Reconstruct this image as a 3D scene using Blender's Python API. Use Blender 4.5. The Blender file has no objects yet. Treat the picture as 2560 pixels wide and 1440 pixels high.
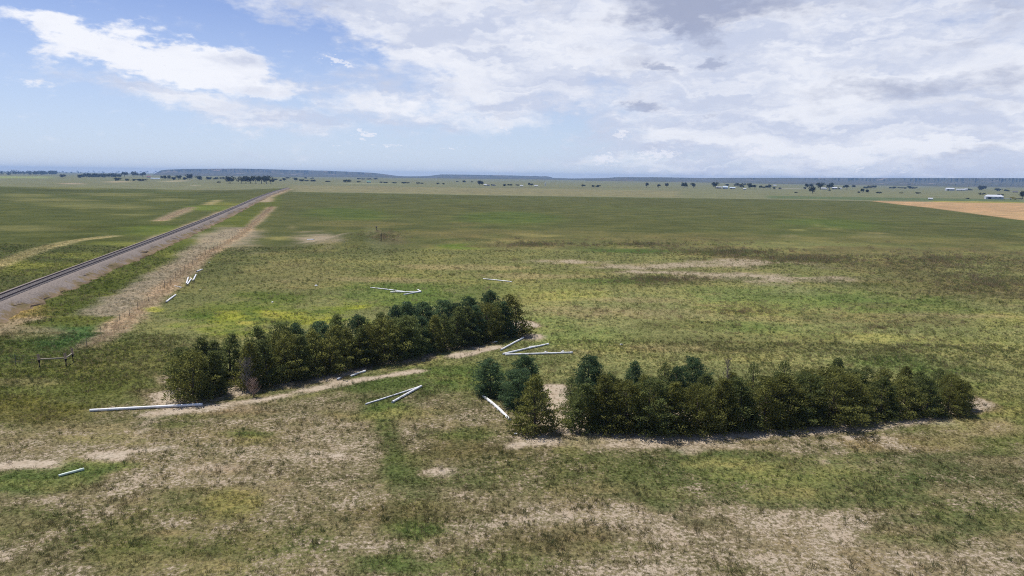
import bpy, bmesh, math, random
import numpy as np
from mathutils import Vector, Matrix

sc = bpy.context.scene
COL = sc.collection
R = math.radians

# ------------------------------------------------------------------ camera
H, F = 20.5, 1707.0
PITCH, ROLL = R(9.28), math.atan(0.0129)
cam_d = bpy.data.cameras.new('camera'); cam = bpy.data.objects.new('camera', cam_d); COL.objects.link(cam)
cam_d.sensor_width = 36.0; cam_d.lens = 36.0 * F / 2560; cam_d.clip_start = 0.5; cam_d.clip_end = 90000
cam.matrix_world = (Matrix.Translation((0, 0, H)) @ Matrix.Rotation(R(90) - PITCH, 4, 'X') @ Matrix.Rotation(ROLL, 4, 'Z'))
sc.camera = cam

# ------------------------------------------------------------------ light and exposure
SUN_EL, SUN_AZ = R(65), R(-52)          # azimuth from +Y towards +X
sun_dir = Vector((math.cos(SUN_EL) * math.sin(SUN_AZ), math.cos(SUN_EL) * math.cos(SUN_AZ), math.sin(SUN_EL)))
sd = bpy.data.lights.new('sun', 'SUN'); sd.energy = 4.4; sd.angle = R(0.53); sd.color = (1.0, 0.955, 0.89)
sun = bpy.data.objects.new('sun', sd); COL.objects.link(sun)
sun.rotation_euler = (-sun_dir).to_track_quat('-Z', 'Y').to_euler()
sc.view_settings.view_transform = 'Standard'; sc.view_settings.look = 'None'
sc.view_settings.exposure = 0.20; sc.view_settings.gamma = 1.0; sc.view_settings.use_curve_mapping = False
sc.cycles.use_denoising = False; sc.cycles.pixel_filter_type = 'BLACKMAN_HARRIS'; sc.cycles.filter_width = 1.05
sc.cycles.max_bounces = 6; sc.cycles.diffuse_bounces = 3; sc.cycles.volume_bounces = 0
sc.cycles.transparent_max_bounces = 8
sc.cycles.caustics_reflective = False; sc.cycles.caustics_refractive = False

# ------------------------------------------------------------------ node helper
class NT:
    def __init__(s, tree): s.t = tree; s.n = tree.nodes; s.l = tree.links
    def new(s, typ, **kw):
        n = s.n.new(typ)
        for k, v in kw.items(): setattr(n, k, v)
        return n
    def put(s, sock, v):
        if isinstance(v, bpy.types.NodeSocket): s.l.new(v, sock)
        else: sock.default_value = v
    def m(s, op, *a, clamp=False):
        n = s.new('ShaderNodeMath', operation=op); n.use_clamp = clamp
        for i, v in enumerate(a): s.put(n.inputs[i], v)
        return n.outputs[0]
    def vm(s, op, *a):
        n = s.new('ShaderNodeVectorMath', operation=op)
        for i, v in enumerate(a): s.put(n.inputs[i], v)
        return n.outputs['Value'] if op in ('LENGTH', 'DOT_PRODUCT') else n.outputs[0]
    def rng(s, v, a, b, c, d, smooth=False):
        n = s.new('ShaderNodeMapRange'); n.interpolation_type = 'SMOOTHSTEP' if smooth else 'LINEAR'
        for i, q in enumerate((v, a, b, c, d)): s.put(n.inputs[i], q)
        return n.outputs[0]
    def noise(s, vec, scale, detail=4, rough=0.55, out='Fac', dist=0.0, dim='3D'):
        n = s.new('ShaderNodeTexNoise'); n.noise_dimensions = dim
        s.put(n.inputs['Vector'], vec); n.inputs['Scale'].default_value = scale
        n.inputs['Detail'].default_value = detail; n.inputs['Roughness'].default_value = rough
        n.inputs['Distortion'].default_value = dist
        return n.outputs[out]
    def mix(s, f, a, b, typ='MIX'):
        n = s.new('ShaderNodeMix', data_type='RGBA', blend_type=typ)
        s.put(n.inputs[0], f)
        for i, v in ((6, a), (7, b)):
            if isinstance(v, (tuple, list)) and len(v) == 3: v = (*v, 1)
            s.put(n.inputs[i], v)
        return n.outputs[2]

def ray(px, py):
    dx, dy = px - 1280.0, py - 720.0
    c, s = math.cos(ROLL), math.sin(ROLL)
    u, v = dx * c + dy * s, -dx * s + dy * c
    return Vector((u, F * math.cos(PITCH) - v * math.sin(PITCH), -F * math.sin(PITCH) - v * math.cos(PITCH)))
def azel(px, py):
    d = ray(px, py).normalized()
    return math.degrees(math.atan2(d.x, d.y)), math.degrees(math.asin(d.z))

# ------------------------------------------------------------------ world: Nishita sky with a cloud deck
world = bpy.data.worlds.new('World'); sc.world = world; world.use_nodes = True
W = NT(world.node_tree); W.n.clear()
sky = W.new('ShaderNodeTexSky', sky_type='NISHITA'); sky.sun_disc = False
sky.sun_elevation = SUN_EL; sky.sun_rotation = SUN_AZ
sky.altitude = 1400; sky.air_density = 1.0; sky.dust_density = 0.0; sky.ozone_density = 2.0
SKY_STRENGTH = 0.10
dirv = W.new('ShaderNodeTexCoord').outputs['Generated']
sep = W.new('ShaderNodeSeparateXYZ'); W.l.new(dirv, sep.inputs[0])
az = W.m('MULTIPLY', W.m('ARCTAN2', sep.outputs[0], sep.outputs[1]), 57.2958)
el = W.m('MULTIPLY', W.m('ARCSINE', sep.outputs[2]), 57.2958)
zz = W.m('ADD', W.m('MAXIMUM', sep.outputs[2], 0.0), 0.10)
pl = W.new('ShaderNodeCombineXYZ')
W.l.new(W.m('DIVIDE', sep.outputs[0], zz), pl.inputs[0]); W.l.new(W.m('DIVIDE', sep.outputs[1], zz), pl.inputs[1])
P = pl.outputs[0]
ae = W.new('ShaderNodeCombineXYZ'); W.l.new(az, ae.inputs[0]); W.l.new(el, ae.inputs[1])
AE = ae.outputs[0]
AES = W.vm('MULTIPLY', AE, (1.0, 2.3, 1.0))
wn = W.noise(AES, 0.16, 4, 0.6, 'Color', dim='2D')
wf = W.noise(AES, 0.9, 3, 0.6, 'Color', dim='2D')
warp = W.vm('ADD', W.vm('MULTIPLY', W.vm('SUBTRACT', wn, (.5, .5, .5)), (9.0, 3.6, 0.0)),
            W.vm('MULTIPLY', W.vm('SUBTRACT', wf, (.5, .5, .5)), (2.0, 0.9, 0.0)))
AEW = W.vm('ADD', AE, warp)
AEF = W.vm('ADD', AE, W.vm('MULTIPLY', W.vm('SUBTRACT', wf, (.5, .5, .5)), (2.6, 1.1, 0.0)))
DEG = F * math.pi / 180  # pixels per degree
ROTS = {}
def turned(vec, rot):
    """the direction plane turned by a few shared angles"""
    q = int(round(rot / 7.0)) * 7; key = (id(vec), q)
    if q == 0: return vec, 0
    if key not in ROTS:
        c, s = math.cos(R(q)), math.sin(R(q)); cb = W.new('ShaderNodeCombineXYZ')
        W.l.new(W.vm('DOT_PRODUCT', vec, (c, s, 0)), cb.inputs[0]); W.l.new(W.vm('DOT_PRODUCT', vec, (-s, c, 0)), cb.inputs[1])
        ROTS[key] = cb.outputs[0]
    return ROTS[key], q
def blob(cx, cy, rx, ry, w, rot=0.0, vec=None):
    a, e = azel(cx, cy); v, q = turned(vec if vec is not None else AEW, rot)
    c, s = math.cos(R(q)), math.sin(R(q)); a, e = a * c + e * s, -a * s + e * c
    sx, sy = DEG / rx, DEG / ry
    return W.rng(W.vm('LENGTH', W.vm('MULTIPLY_ADD', v, (sx, sy, 0), (-a * sx, -e * sy, 0))), 1.0, 0.0, 0.0, w, True)
def total(bl, start=0.0):
    acc = start
    for b in bl: acc = W.m('ADD', acc, b)
    return acc
fb1 = W.noise(P, 0.9, 8, 0.6, dim='2D')
fb2 = W.noise(AES, 0.55, 7, 0.62, dim='2D')
fb3 = W.noise(AES, 0.22, 4, 0.55, dim='2D')
texture = W.m('ADD', W.m('MULTIPLY', W.m('SUBTRACT', fb1, 0.5), 0.9), W.m('MULTIPLY', W.m('SUBTRACT', fb2, 0.5), 1.9))
FP_ = W.noise(AES, 2.1, 5, 0.65, dim='2D')
# sheet of thin high cloud
veil = total([
    blob(2050, 160, 1050, 560, 1.15), blob(2300, 330, 900, 170, 0.45), blob(1350, 60, 620, 190, 0.85),
    blob(900, 15, 620, 85, 0.95, -4), blob(1130, 150, 360, 110, 0.85, -6), blob(1000, 265, 380, 95, 0.85, -8),
    blob(600, 285, 420, 62, 0.85, -7), blob(420, 235, 200, 40, .5, -7), blob(700, 215, 150, 40, .5, -7), blob(1320, 250, 240, 110, 0.5, -10),
    blob(1410, 305, 110, 70, -0.75), blob(1270, 370, 260, 55, -0.35), blob(620, 200, 60, 60, 0.1),
    blob(200, 330, 420, 150, -0.25), blob(640, 60, 250, 40, -0.35, -14), blob(830, 140, 190, 45, -0.35, -8),
    blob(2200, 400, 500, 40, -0.25)], -0.06)
veil = W.m('ADD', veil, W.m('MULTIPLY', W.m('ADD', W.m('MULTIPLY', texture, 0.5), W.m('MULTIPLY', W.m('SUBTRACT', fb3, .5), 1.1)), 0.85))
a_veil = W.rng(veil, -0.06, 0.95, 0.0, 0.95, True)
# brighter cumulus bodies
body = total([
    blob(150, 85, 210, 50, 1.3, -12), blob(300, 120, 260, 75, 1.2, -14), blob(480, 165, 270, 75, 1.25, -14), blob(630, 195, 210, 65, 1.0, -14),
    blob(150, 145, 90, 36, 0.9, -10), blob(90, 212, 50, 12, 0.8, 0, AEF), blob(590, 300, 260, 22, 0.5, -7),
    blob(1060, 140, 220, 48, 0.75, -6), blob(1010, 260, 230, 45, 0.6, -6), blob(1330, 60, 130, 90, 0.4),
    blob(2050, 110, 420, 70, 0.45, 4), blob(1900, 300, 600, 40, 0.3), blob(2420, 150, 200, 40, 0.35, 8)], -0.28)
body = W.m('ADD', body, W.m('MULTIPLY', texture, 0.95))
a_body = W.rng(body, -0.12, 0.95, 0.0, 0.97, True)
# small low puffs
puff = total([
    blob(910, 339, 42, 17, 1.2, 0, AEF), blob(1512, 398, 70, 30, 0.95, 0, AEF), blob(1650, 388, 105, 26, 0.95, 0, AEF),
    blob(1890, 377, 62, 14, 1.0, 0, AEF), blob(1552, 332, 38, 20, 1.0, 0, AEF), blob(1205, 297, 60, 11, 0.7, 8, AEF),
    blob(1265, 318, 32, 12, 0.8, 0, AEF), blob(975, 364, 75, 9, 0.7, 0, AEF), blob(1130, 372, 60, 9, 0.6, 0, AEF), blob(855, 365, 18, 7, 0.8, 0, AEF),
    blob(850, 155, 75, 14, 0.9, -14, AEF), blob(2150, 426, 40, 9, 0.8, 0, AEF), blob(2250, 424, 40, 9, 0.6, 0, AEF), blob(640, 238, 60, 12, .5, -6, AEF)], -0.42)
puff = W.m('ADD', puff, W.m('MULTIPLY', W.m('SUBTRACT', FP_, 0.5), 2.2))
a_puff = W.rng(puff, 0.0, 0.5, 0.0, 0.9, True)
# grey undersides
grey = total([
    blob(1690, 10, 270, 100, 1.15, -8), blob(1745, 85, 100, 45, .8, -28, AEF), blob(1950, 5, 460, 60, .75), blob(2500, 20, 200, 50, 0.6),
    blob(1400, 20, 330, 40, 0.35, -6), blob(820, 15, 150, 16, 0.5, 9), blob(2230, 212, 380, 40, 0.75, -2), blob(2350, 260, 300, 40, 0.45), blob(2450, 95, 240, 32, 0.4, 6),
    blob(1560, 150, 220, 60, 0.4), blob(560, 165, 130, 26, 0.5, -8), blob(640, 225, 170, 28, 0.55, -4), blob(150, 125, 110, 20, 0.4, -6),
    blob(1780, 162, 60, 22, 0.95, 0, AEF), blob(1655, 170, 55, 18, 0.8, -14, AEF), blob(1600, 268, 88, 20, 1.0, 0, AEF), blob(1765, 287, 60, 8, .6, 0, AEF),
    blob(2500, 370, 400, 24, 0.4, 4), blob(1050, 15, 200, 20, .3)], 0.0)
grey = W.m('ADD', grey, W.m('MULTIPLY', W.m('SUBTRACT', fb3, 0.5), 1.1))
g_amt = W.rng(W.m('ADD', grey, W.m('MULTIPLY', texture, 0.45)), 0.05, 1.25, 0.0, 1.0, True)
streak = W.noise(W.vm('MULTIPLY', AEW, (0.10, 0.62, 1.0)), 1.0, 3, 0.5, dim='2D')
bright = W.m('ADD', W.rng(streak, 0.32, 0.68, 0.0, 1.0, True), W.m('MULTIPLY', W.m('SUBTRACT', fb2, .5), .35), clamp=True)
c_white = (0.86, 0.875, 0.93, 1); c_grey = (0.34, 0.38, 0.52, 1); c_veil = W.mix(bright, (0.56, 0.61, 0.75, 1), (0.80, 0.82, 0.885, 1))
skyc = W.mix(1.0, sky.outputs[0], (SKY_STRENGTH * 1.0, SKY_STRENGTH * .92, SKY_STRENGTH * 1.08), 'MULTIPLY')
skyc = W.mix(W.rng(el, 0.0, 12.0, 0.82, 0.08), skyc, (0.53, 0.64, 0.79, 1))     # thin even cirrus, thicker along the line of sight near the horizon
lp = W.mix(a_veil, skyc, W.mix(W.m('MULTIPLY', g_amt, 0.95), c_veil, c_grey))
lp = W.mix(a_body, lp, W.mix(W.m('MULTIPLY', W.m('ADD', g_amt, W.rng(fb1, .45, .65, 0, .35, True), clamp=True), 0.75), c_white, (0.50, 0.55, 0.70, 1)))
lp = W.mix(W.m('MULTIPLY', a_puff, 0.8), lp, W.mix(g_amt, (0.82, 0.83, 0.90, 1), (0.45, 0.50, 0.63, 1)))
dk = total([blob(1780, 162, 52, 20, 1.2, 0, AEF), blob(1655, 170, 48, 15, 1.1, -14, AEF), blob(1600, 268, 78, 17, 1.2, 0, AEF)], -0.3)
lp = W.mix(W.rng(W.m('ADD', dk, W.m('MULTIPLY', W.m('SUBTRACT', FP_, .5), 2.0)), -0.1, 0.9, 0, 0.6, True), lp, (0.42, 0.47, 0.62, 1))
bg = W.new('ShaderNodeBackground'); W.l.new(lp, bg.inputs[0]); bg.inputs[1].default_value = 0.95
wo = W.new('ShaderNodeOutputWorld'); W.l.new(bg.outputs[0], wo.inputs[0])

world.cycles.sampling_method = 'MANUAL'; world.cycles.sample_map_resolution = 256

# ------------------------------------------------------------------ terrain
def sstep(a, b, x):
    t = np.clip((x - a) / (b - a), 0, 1); return t * t * (3 - 2 * t)
def _h(i, j, s):
    n = (i.astype(np.int64) * 374761393 + j.astype(np.int64) * 668265263 + s * 1442695041) & 0xffffffff
    n = ((n ^ (n >> 13)) * 1274126177) & 0xffffffff
    return ((n ^ (n >> 16)) & 0xffff) / 65535.0
def vnoise(x, y, s=0):
    i, j = np.floor(x), np.floor(y); fx, fy = x - i, y - j
    fx = fx * fx * (3 - 2 * fx); fy = fy * fy * (3 - 2 * fy)
    a, b, c, d = _h(i, j, s), _h(i + 1, j, s), _h(i, j + 1, s), _h(i + 1, j + 1, s)
    return (a * (1 - fx) + b * fx) * (1 - fy) + (c * (1 - fx) + d * fx) * fy
def fbm(x, y, octv=4, s=0):
    v = 0; a = 0.5; t = 0
    for k in range(octv):
        v = v + a * vnoise(x * 2 ** k, y * 2 ** k, s + k * 17); t += a; a *= 0.55
    return v / t
MOUND = None
def terrain(x, y):
    x = np.asarray(x, float); y = np.asarray(y, float)
    z = 0.5 * (fbm(x / 55, y / 55, 3, 5) - 0.5) * sstep(20, 60, np.hypot(x, y))
    if MOUND is not None:
        dx, dy = x - MOUND[0], y - MOUND[1]
        z = z + 3.2 * np.exp(-((dx / 8.5) ** 2 + (dy / 22.0) ** 2)) * (0.85 + 0.4 * (fbm(x / 3, y / 3, 3, 8) - .5))
    far = np.hypot(x, y)
    z = z + 7 * (fbm(x / 900, y / 900, 3, 2) - 0.5) * sstep(500, 2500, far)
    return z
def ground(px, py, dz=0.0):
    d = ray(px, py); z = 0.0
    for _ in range(8):
        t = (z + dz - H) / d.z; x, y = d.x * t, d.y * t
        z0 = z; z = float(terrain(x, y))
        if abs(z - z0) < .01: break
    return Vector((x, y, z))
def ground_many(px, py):
    c, s = math.cos(ROLL), math.sin(ROLL); dx, dy = px - 1280.0, py - 720.0
    u, v = dx * c + dy * s, -dx * s + dy * c
    d = np.stack([u, F * math.cos(PITCH) - v * math.sin(PITCH), -F * math.sin(PITCH) - v * math.cos(PITCH)], 1); z = np.zeros(len(u))
    for _ in range(5):
        t = (z - H) / d[:, 2]; x, y = d[:, 0] * t, d[:, 1] * t; z = terrain(x, y)
    return np.stack([x, y, z], 1)
MOUND = tuple(ground(878, 606))[:2]

# ------------------------------------------------------------------ colours as they look in sunlight -> albedo
LIGHT = 1.42
def S(r, g, b):
    f = lambda c: ((c / 255 / 12.92) if c / 255 <= 0.04045 else ((c / 255 + 0.055) / 1.055) ** 2.4) / LIGHT
    return np.array((f(r), f(g), f(b)))

# ------------------------------------------------------------------ what grows where (world metres)
# each patch: shape in world space, colour or None, bare fraction or None, strength
PATCH = []
def ell(px, py, rx, ry, col=None, bare=None, w=1.0, edge=0.5, wob=0.35):
    c = ground(px, py); e = ground(px + rx, py)
    t, b = ground(px, py - ry), ground(px, py + ry)
    PATCH.append(('e', (c.x, 0.5 * (t.y + b.y)), (abs(e.x - c.x), 0.5 * abs(t.y - b.y), c.x / max(c.y, 1)), col, bare, w, edge, wob))
def line(pts, width, col=None, bare=None, w=1.0, edge=0.5, wob=0.35):
    q = [ground(*p) for p in pts]
    PATCH.append(('l', [(v.x, v.y) for v in q], width, col, bare, w, edge, wob))
def poly(pts, col=None, bare=None, w=1.0, edge=2.0, wob=0.0):
    q = [ground(*p) for p in pts]
    PATCH.append(('p', [(v.x, v.y) for v in q], None, col, bare, w, edge, wob))

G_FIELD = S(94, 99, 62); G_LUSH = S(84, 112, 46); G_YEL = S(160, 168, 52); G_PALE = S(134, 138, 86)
STRAW = S(166, 150, 112); SAGE = S(120, 126, 94); BROWN = S(100, 94, 68); TAN = S(184, 155, 117)
SOIL = S(212, 196, 173); DRY = S(172, 154, 126); GREYW = S(152, 142, 122); DKGR = S(82, 92, 50); TURQ = S(80, 108, 62)

# --- far country, beyond the big field
hzn = lambda px, k=2.0: (px, 441 + (px - 1280) * .0129 + k)
poly([hzn(-900), hzn(0), hzn(800), hzn(1280), hzn(1900), hzn(2560), hzn(3400), (3400, 560), (2560, 531), (2200, 503.5), (1900, 498), (1300, 490), (735, 480), (720, 470), (560, 476), (-900, 462)], SAGE, 0.30, 1.0, 8)
poly([(730, 463), (1250, 470), (1700, 477), (1700, 494), (1250, 488), (735, 479)], S(136, 133, 100), 0.2, 0.9, 10)
poly([(1920, 489), (2560, 499), (2560, 506), (1920, 496)], S(96, 112, 78), 0.0, 0.8, 6)
poly([(2180, 503), (2560, 508), (2700, 510), (2900, 585), (2560, 551), (2330, 520)], TAN, 0.0, 1.0, 1.5)
poly([(2330, 502), (2560, 505), (2560, 508), (2330, 505)], S(160, 152, 84), 0.0, 0.9, 3)
line([(1730, 470), (1400, 468), (1200, 469)], 22, S(118, 112, 88), .0, 0.8)
line([(1950, 472), (2010, 472)], 14, S(205, 200, 195), 0.2, 0.9)
line([(280, 456), (306, 453)], 10, S(205, 185, 150), .4, .9); line([(420, 455), (452, 451)], 10, S(200, 188, 150), .4, .9)
ell(181, 459, 14, 1.6, S(214, 170, 150), .8, 1.0); line([(1040, 466), (1250, 470)], 26, S(120, 125, 95), 0, .8)
line([(860, 458), (1000, 460)], 20, S(178, 180, 140), 0, .7)
ell(488, 464, 5, 1.2, S(200, 188, 160), .4, .9)
poly([(-300, 440), (130, 441), (130, 446), (-300, 446)], S(150, 160, 100), 0, .8, 10)
# --- field left of the railway
poly([(-900, 470), (0, 466), (560, 477), (610, 490), (0, 735), (-900, 1010)], S(90, 97, 58), 0.05, 1.0, 6)
for a in [(120, 500, 130, 5), (300, 487, 120, 4), (60, 488, 70, 4), (330, 537, 60, 3), (240, 515, 160, 6), (420, 500, 60, 4), (150, 470, 160, 3), (60, 570, 160, 8), (470, 478, 90, 2)]:
    ell(*a, S(128, 128, 82), .1, 0.65)
for a in [(300, 570, 200, 12), (520, 480, 80, 3), (120, 475, 200, 3), (180, 600, 160, 10)]:
    ell(*a, S(76, 82, 46), 0, 0.6)
# --- big field right of the tracks keeps G_FIELD; its lower part turns paler
poly([(640, 640), (1300, 610), (2000, 600), (2600, 640), (3600, 700), (3600, 1100), (-700, 1300), (300, 780)], S(136, 138, 88), 0.16, 0.75, 25)
ell(1750, 800, 900, 90, S(144, 145, 94), .22, .75); ell(1250, 700, 420, 60, S(128, 128, 78), .15, .6)
ell(2100, 840, 600, 70, S(144, 146, 92), .22, .6); ell(720, 690, 130, 45, S(132, 128, 84), .25, .7)
for a in [(860, 535, 110, 14), (1270, 545, 110, 14), (2100, 560, 120, 12)]: ell(*a, S(86, 108, 52), 0, 0.5)
for a in [(1420, 590, 420, 12), (1150, 585, 180, 9), (900, 560, 120, 8), (2250, 600, 260, 8)]: ell(*a, S(118, 114, 74), .12, .55)
ell(1160, 616, 60, 7, S(98, 122, 50), 0, .8)
# brown weed bands
for a in [(1330, 612, 120, 8), (1600, 612, 330, 12), (1830, 632, 160, 9), (2000, 650, 150, 10), (1650, 700, 150, 12), (2340, 650, 330, 26), (2480, 700, 260, 40), (2150, 625, 300, 8), (2520, 730, 200, 22)]:
    ell(*a, S(112, 106, 72), .08, 0.65, .8, .9)
ell(1570, 628, 120, 6, S(76, 100, 52), 0, .8)
# bare salty flats
for a in [(1700, 662, 240, 7), (1880, 655, 120, 5), (1960, 703, 90, 10), (1990, 730, 60, 8), (1650, 682, 100, 5), (1560, 668, 90, 4), (1900, 690, 180, 7), (1450, 655, 120, 5)]:
    ell(*a, S(156, 148, 114), .56, .95, .7, .9)
# bright greens of the middle ground
for a in [(1040, 730, 180, 32), (1000, 745, 130, 25), (1880, 820, 130, 17), (1520, 700, 90, 10), (2230, 905, 110, 16), (2000, 690, 40, 3), (2150, 770, 260, 30), (2400, 940, 100, 22)]:
    ell(*a, S(98, 118, 60), 0.04, 0.7, .7, .5)
for a in [(1300, 800, 170, 40), (1950, 745, 260, 30), (1450, 845, 150, 26)]: ell(*a, S(118, 136, 74), .08, .6)
for a in [(640, 800, 130, 24), (760, 778, 130, 18), (600, 825, 90, 16), (860, 770, 90, 14), (1400, 735, 110, 14), (1850, 770, 110, 14), (2340, 850, 170, 13), (2500, 800, 80, 14)]:
    ell(*a, S(124, 136, 58) if a[0] < 900 else S(152, 152, 88), 0.05, .7, .7, .9)
for a in [(680, 745, 90, 18), (520, 790, 70, 20), (600, 770, 100, 16)]: ell(*a, S(88, 108, 46), 0, .7)
for a in [(1500, 780, 250, 14), (1150, 668, 140, 6), (1350, 690, 160, 6), (980, 700, 140, 6), (1600, 750, 120, 7), (2300, 790, 200, 6), (2100, 800, 250, 8), (1700, 870, 140, 10)]:
    ell(*a, S(160, 148, 104), .35, .7)
for a in [(1800, 850, 260, 20), (2050, 870, 240, 14), (1700, 815, 130, 12), (2200, 800, 200, 14)]: ell(*a, S(112, 112, 70), .1, .6)
# mound: bare grey patch at left; the other tones paint its slope shading
ell(800, 596, 30, 15, GREYW, .5, .95); ell(880, 600, 60, 28, S(118, 122, 84), .1, .8); ell(945, 592, 70, 16, S(112, 106, 78), .2, .7)
# --- between tracks and fence
poly([(620, 500), (700, 478), (700, 515), (540, 640), (290, 830), (180, 900), (-700, 1000), (-700, 1180), (0, 770)], S(96, 104, 54), 0.05, .9, 3)
for a in [(150, 780, 150, 30), (300, 720, 110, 26), (480, 570, 60, 10)]: ell(*a, S(84, 94, 44), 0, .7)
for a in [(430, 640, 50, 8), (60, 685, 90, 10), (150, 665, 90, 10), (300, 610, 70, 6), (30, 660, 80, 10), (560, 510, 40, 4), (200, 640, 90, 8)]: ell(*a, S(128, 132, 68), 0, .7, .6, .6)
ell(160, 850, 130, 38, TURQ, 0, .9); ell(40, 900, 60, 20, S(92, 110, 60), 0, .8)
ell(40, 770, 70, 22, S(176, 152, 96), .15, .85); ell(20, 800, 60, 20, S(172, 150, 100), .1, .7)
ell(60, 830, 90, 18, S(150, 138, 108), .3, .7)
line([(-300, 900), (0, 765), (110, 725), (230, 680), (360, 615), (440, 580), (520, 548), (600, 515)], 3.0, DRY, .35, .95)
line([(-300, 960), (0, 820), (60, 800)], 2.0, DRY, .3, .7)
line([(280, 780), (330, 740), (400, 700), (480, 640), (530, 600), (600, 570)], 3.6, GREYW, .45, .95)
ell(560, 590, 70, 24, GREYW, .45, .85); ell(540, 600, 50, 14, S(162, 150, 128), .4, .7)
line([(285, 825), (330, 790), (400, 735), (450, 690), (520, 635), (600, 590), (640, 555), (680, 517)], 2.0, DRY, .2, .95)
line([(230, 865), (300, 820)], 1.6, DRY, .3, .9)
line([(-300, 790), (0, 660), (110, 620), (180, 603), (280, 590)], 2.0, S(170, 160, 115), .15, .9)
line([(400, 552), (440, 535), (480, 518)], 3.0, DRY, .2, .9); line([(520, 512), (545, 500)], 3.0, S(160, 150, 108), .2, .8)
line([(660, 505), (670, 492), (700, 482), (722, 472)], 4.0, DRY, .5, .9)
ell(380, 575, 120, 10, S(104, 120, 58), 0, .6); ell(520, 520, 60, 6, S(112, 128, 62), 0, .7)
# --- foreground
poly([(-900, 1020), (300, 1010), (1100, 960), (1500, 1100), (2560, 1060), (3600, 1000), (3600, 2600), (-1500, 2600)], S(116, 112, 78), 0.40, 1.0, 3, .5)
ell(150, 960, 330, 60, S(98, 104, 52), .1, .9); ell(330, 900, 200, 50, S(102, 106, 58), .1, .8); ell(40, 1030, 160, 40, S(106, 104, 52), .1, .7)
ell(2480, 1060, 200, 70, S(112, 120, 64), .2, .8)
for a in [(300, 1230, 420, 60), (500, 1180, 300, 50), (150, 1120, 260, 40), (900, 1060, 160, 40), (820, 1140, 160, 50), (1000, 1380, 250, 60), (1200, 1180, 200, 30), (700, 1120, 200, 40), (1150, 1240, 260, 40)]:
    ell(*a, S(138, 128, 95), .48, .8, .7, .8)
for a in [(1700, 1335, 330, 50), (2100, 1340, 320, 70), (1950, 1300, 200, 40), (2350, 1400, 250, 50), (1650, 1420, 300, 60), (2050, 1410, 250, 50), (1500, 1290, 160, 30)]:
    ell(*a, S(140, 129, 99), .54, .8, .8, 1.0)
for a in [(1900, 1170, 380, 50), (2050, 1240, 330, 36), (2380, 1200, 200, 60), (1750, 1140, 160, 34), (2200, 1130, 200, 26), (2400, 1310, 160, 40)]:
    ell(*a, S(94, 104, 62), .20, .8, .6, .6)
line([(940, 1025), (965, 1075), (985, 1130), (1000, 1180)], 1.1, S(88, 104, 54), .02, .9, .8, .7)
line([(995, 1170), (1015, 1240), (1030, 1330), (1010, 1410)], 1.0, S(98, 108, 64), .12, .6, .9, .9)
for a in [(1010, 960, 150, 22), (1150, 930, 110, 22), (1000, 1410, 110, 30), (1040, 1320, 60, 25), (100, 1195, 160, 22), (250, 1165, 120, 12), (40, 1215, 90, 20), (1160, 1090, 110, 20), (960, 1020, 60, 20), (620, 1085, 60, 10)]:
    ell(*a, S(88, 108, 54), .05, .8, .6, .5)
for a in [(480, 1260, 130, 40), (1250, 1150, 180, 40), (1450, 1200, 240, 40), (250, 1330, 200, 50), (420, 1390, 220, 30), (700, 1350, 160, 40), (1500, 1160, 160, 30), (80, 1300, 120, 40), (1300, 1400, 160, 40)]:
    ell(*a, S(98, 104, 60), .24, .7)
for a in [(1150, 1120, 180, 30), (1300, 1130, 140, 30), (1000, 1280, 200, 24), (1400, 1350, 160, 30)]: ell(*a, S(104, 98, 64), .25, .7)
for a in [(60, 1160, 70, 7), (270, 1140, 50, 9), (1100, 1180, 28, 7), (1422, 1289, 22, 6), (845, 1140, 22, 9)]:
    ell(*a, SOIL, .85, 1.0, .5, .8)
line([(-200, 1175), (0, 1168), (130, 1156)], 0.5, SOIL, .9, .9); line([(250, 1145), (300, 1132), (420, 1120)], .35, SOIL, .8, .8); line([(330, 1100), (380, 1050), (400, 1030)], .25, SOIL, .6, .6)
ell(540, 1170, 60, 8, S(190, 170, 148), .6, .8); ell(230, 1085, 130, 18, S(164, 146, 106), .5, .6); ell(640, 1100, 60, 14, S(140, 138, 80), .1, .5)
ell(590, 1260, 60, 40, S(140, 136, 80), .15, .7); ell(2250, 1110, 160, 22, S(176, 152, 112), .5, .8); ell(2420, 1070, 120, 20, S(176, 156, 116), .45, .7)
# dirt along and under the windbreaks
line([(450, 985), (560, 970), (700, 945), (900, 905), (1100, 860), (1300, 815)], 3.2, S(140, 118, 98), 0.8, 1.0, .4, .5)
line([(380, 1035), (520, 1022), (660, 998), (800, 970), (900, 950), (1000, 935), (1045, 928)], 0.55, SOIL, .80, 1.0, .6, .9)
line([(1140, 890), (1190, 876), (1240, 868)], 1.0, SOIL, .95, 1.0, .4, .5); ell(1330, 842, 26, 9, SOIL, .9, 1.0)
ell(520, 1020, 130, 10, S(170, 150, 126), .75, .8); ell(420, 950, 40, 16, S(160, 140, 116), .6, .8)
line([(1400, 1045), (1600, 1045), (1800, 1038), (2000, 1028), (2200, 1018), (2400, 1005)], 2.4, S(140, 118, 98), .8, 1.0, .4, .5)
line([(1300, 1110), (1420, 1090), (1600, 1094), (1750, 1093), (1900, 1084), (2050, 1076), (2200, 1062), (2330, 1050)], 0.95, SOIL, .82, 1.0, .5, .8)
line([(1380, 970), (1400, 1030), (1420, 1085)], 1.1, S(190, 165, 146), .95, .95, .35, .5)
ell(1600, 1112, 320, 9, S(180, 160, 136), .62, .8)
for a in [(1720, 1128, 30, 4), (2130, 1093, 26, 4), (2060, 1150, 22, 4)]: ell(*a, SOIL, .8, .9, .5, .9)

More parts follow.
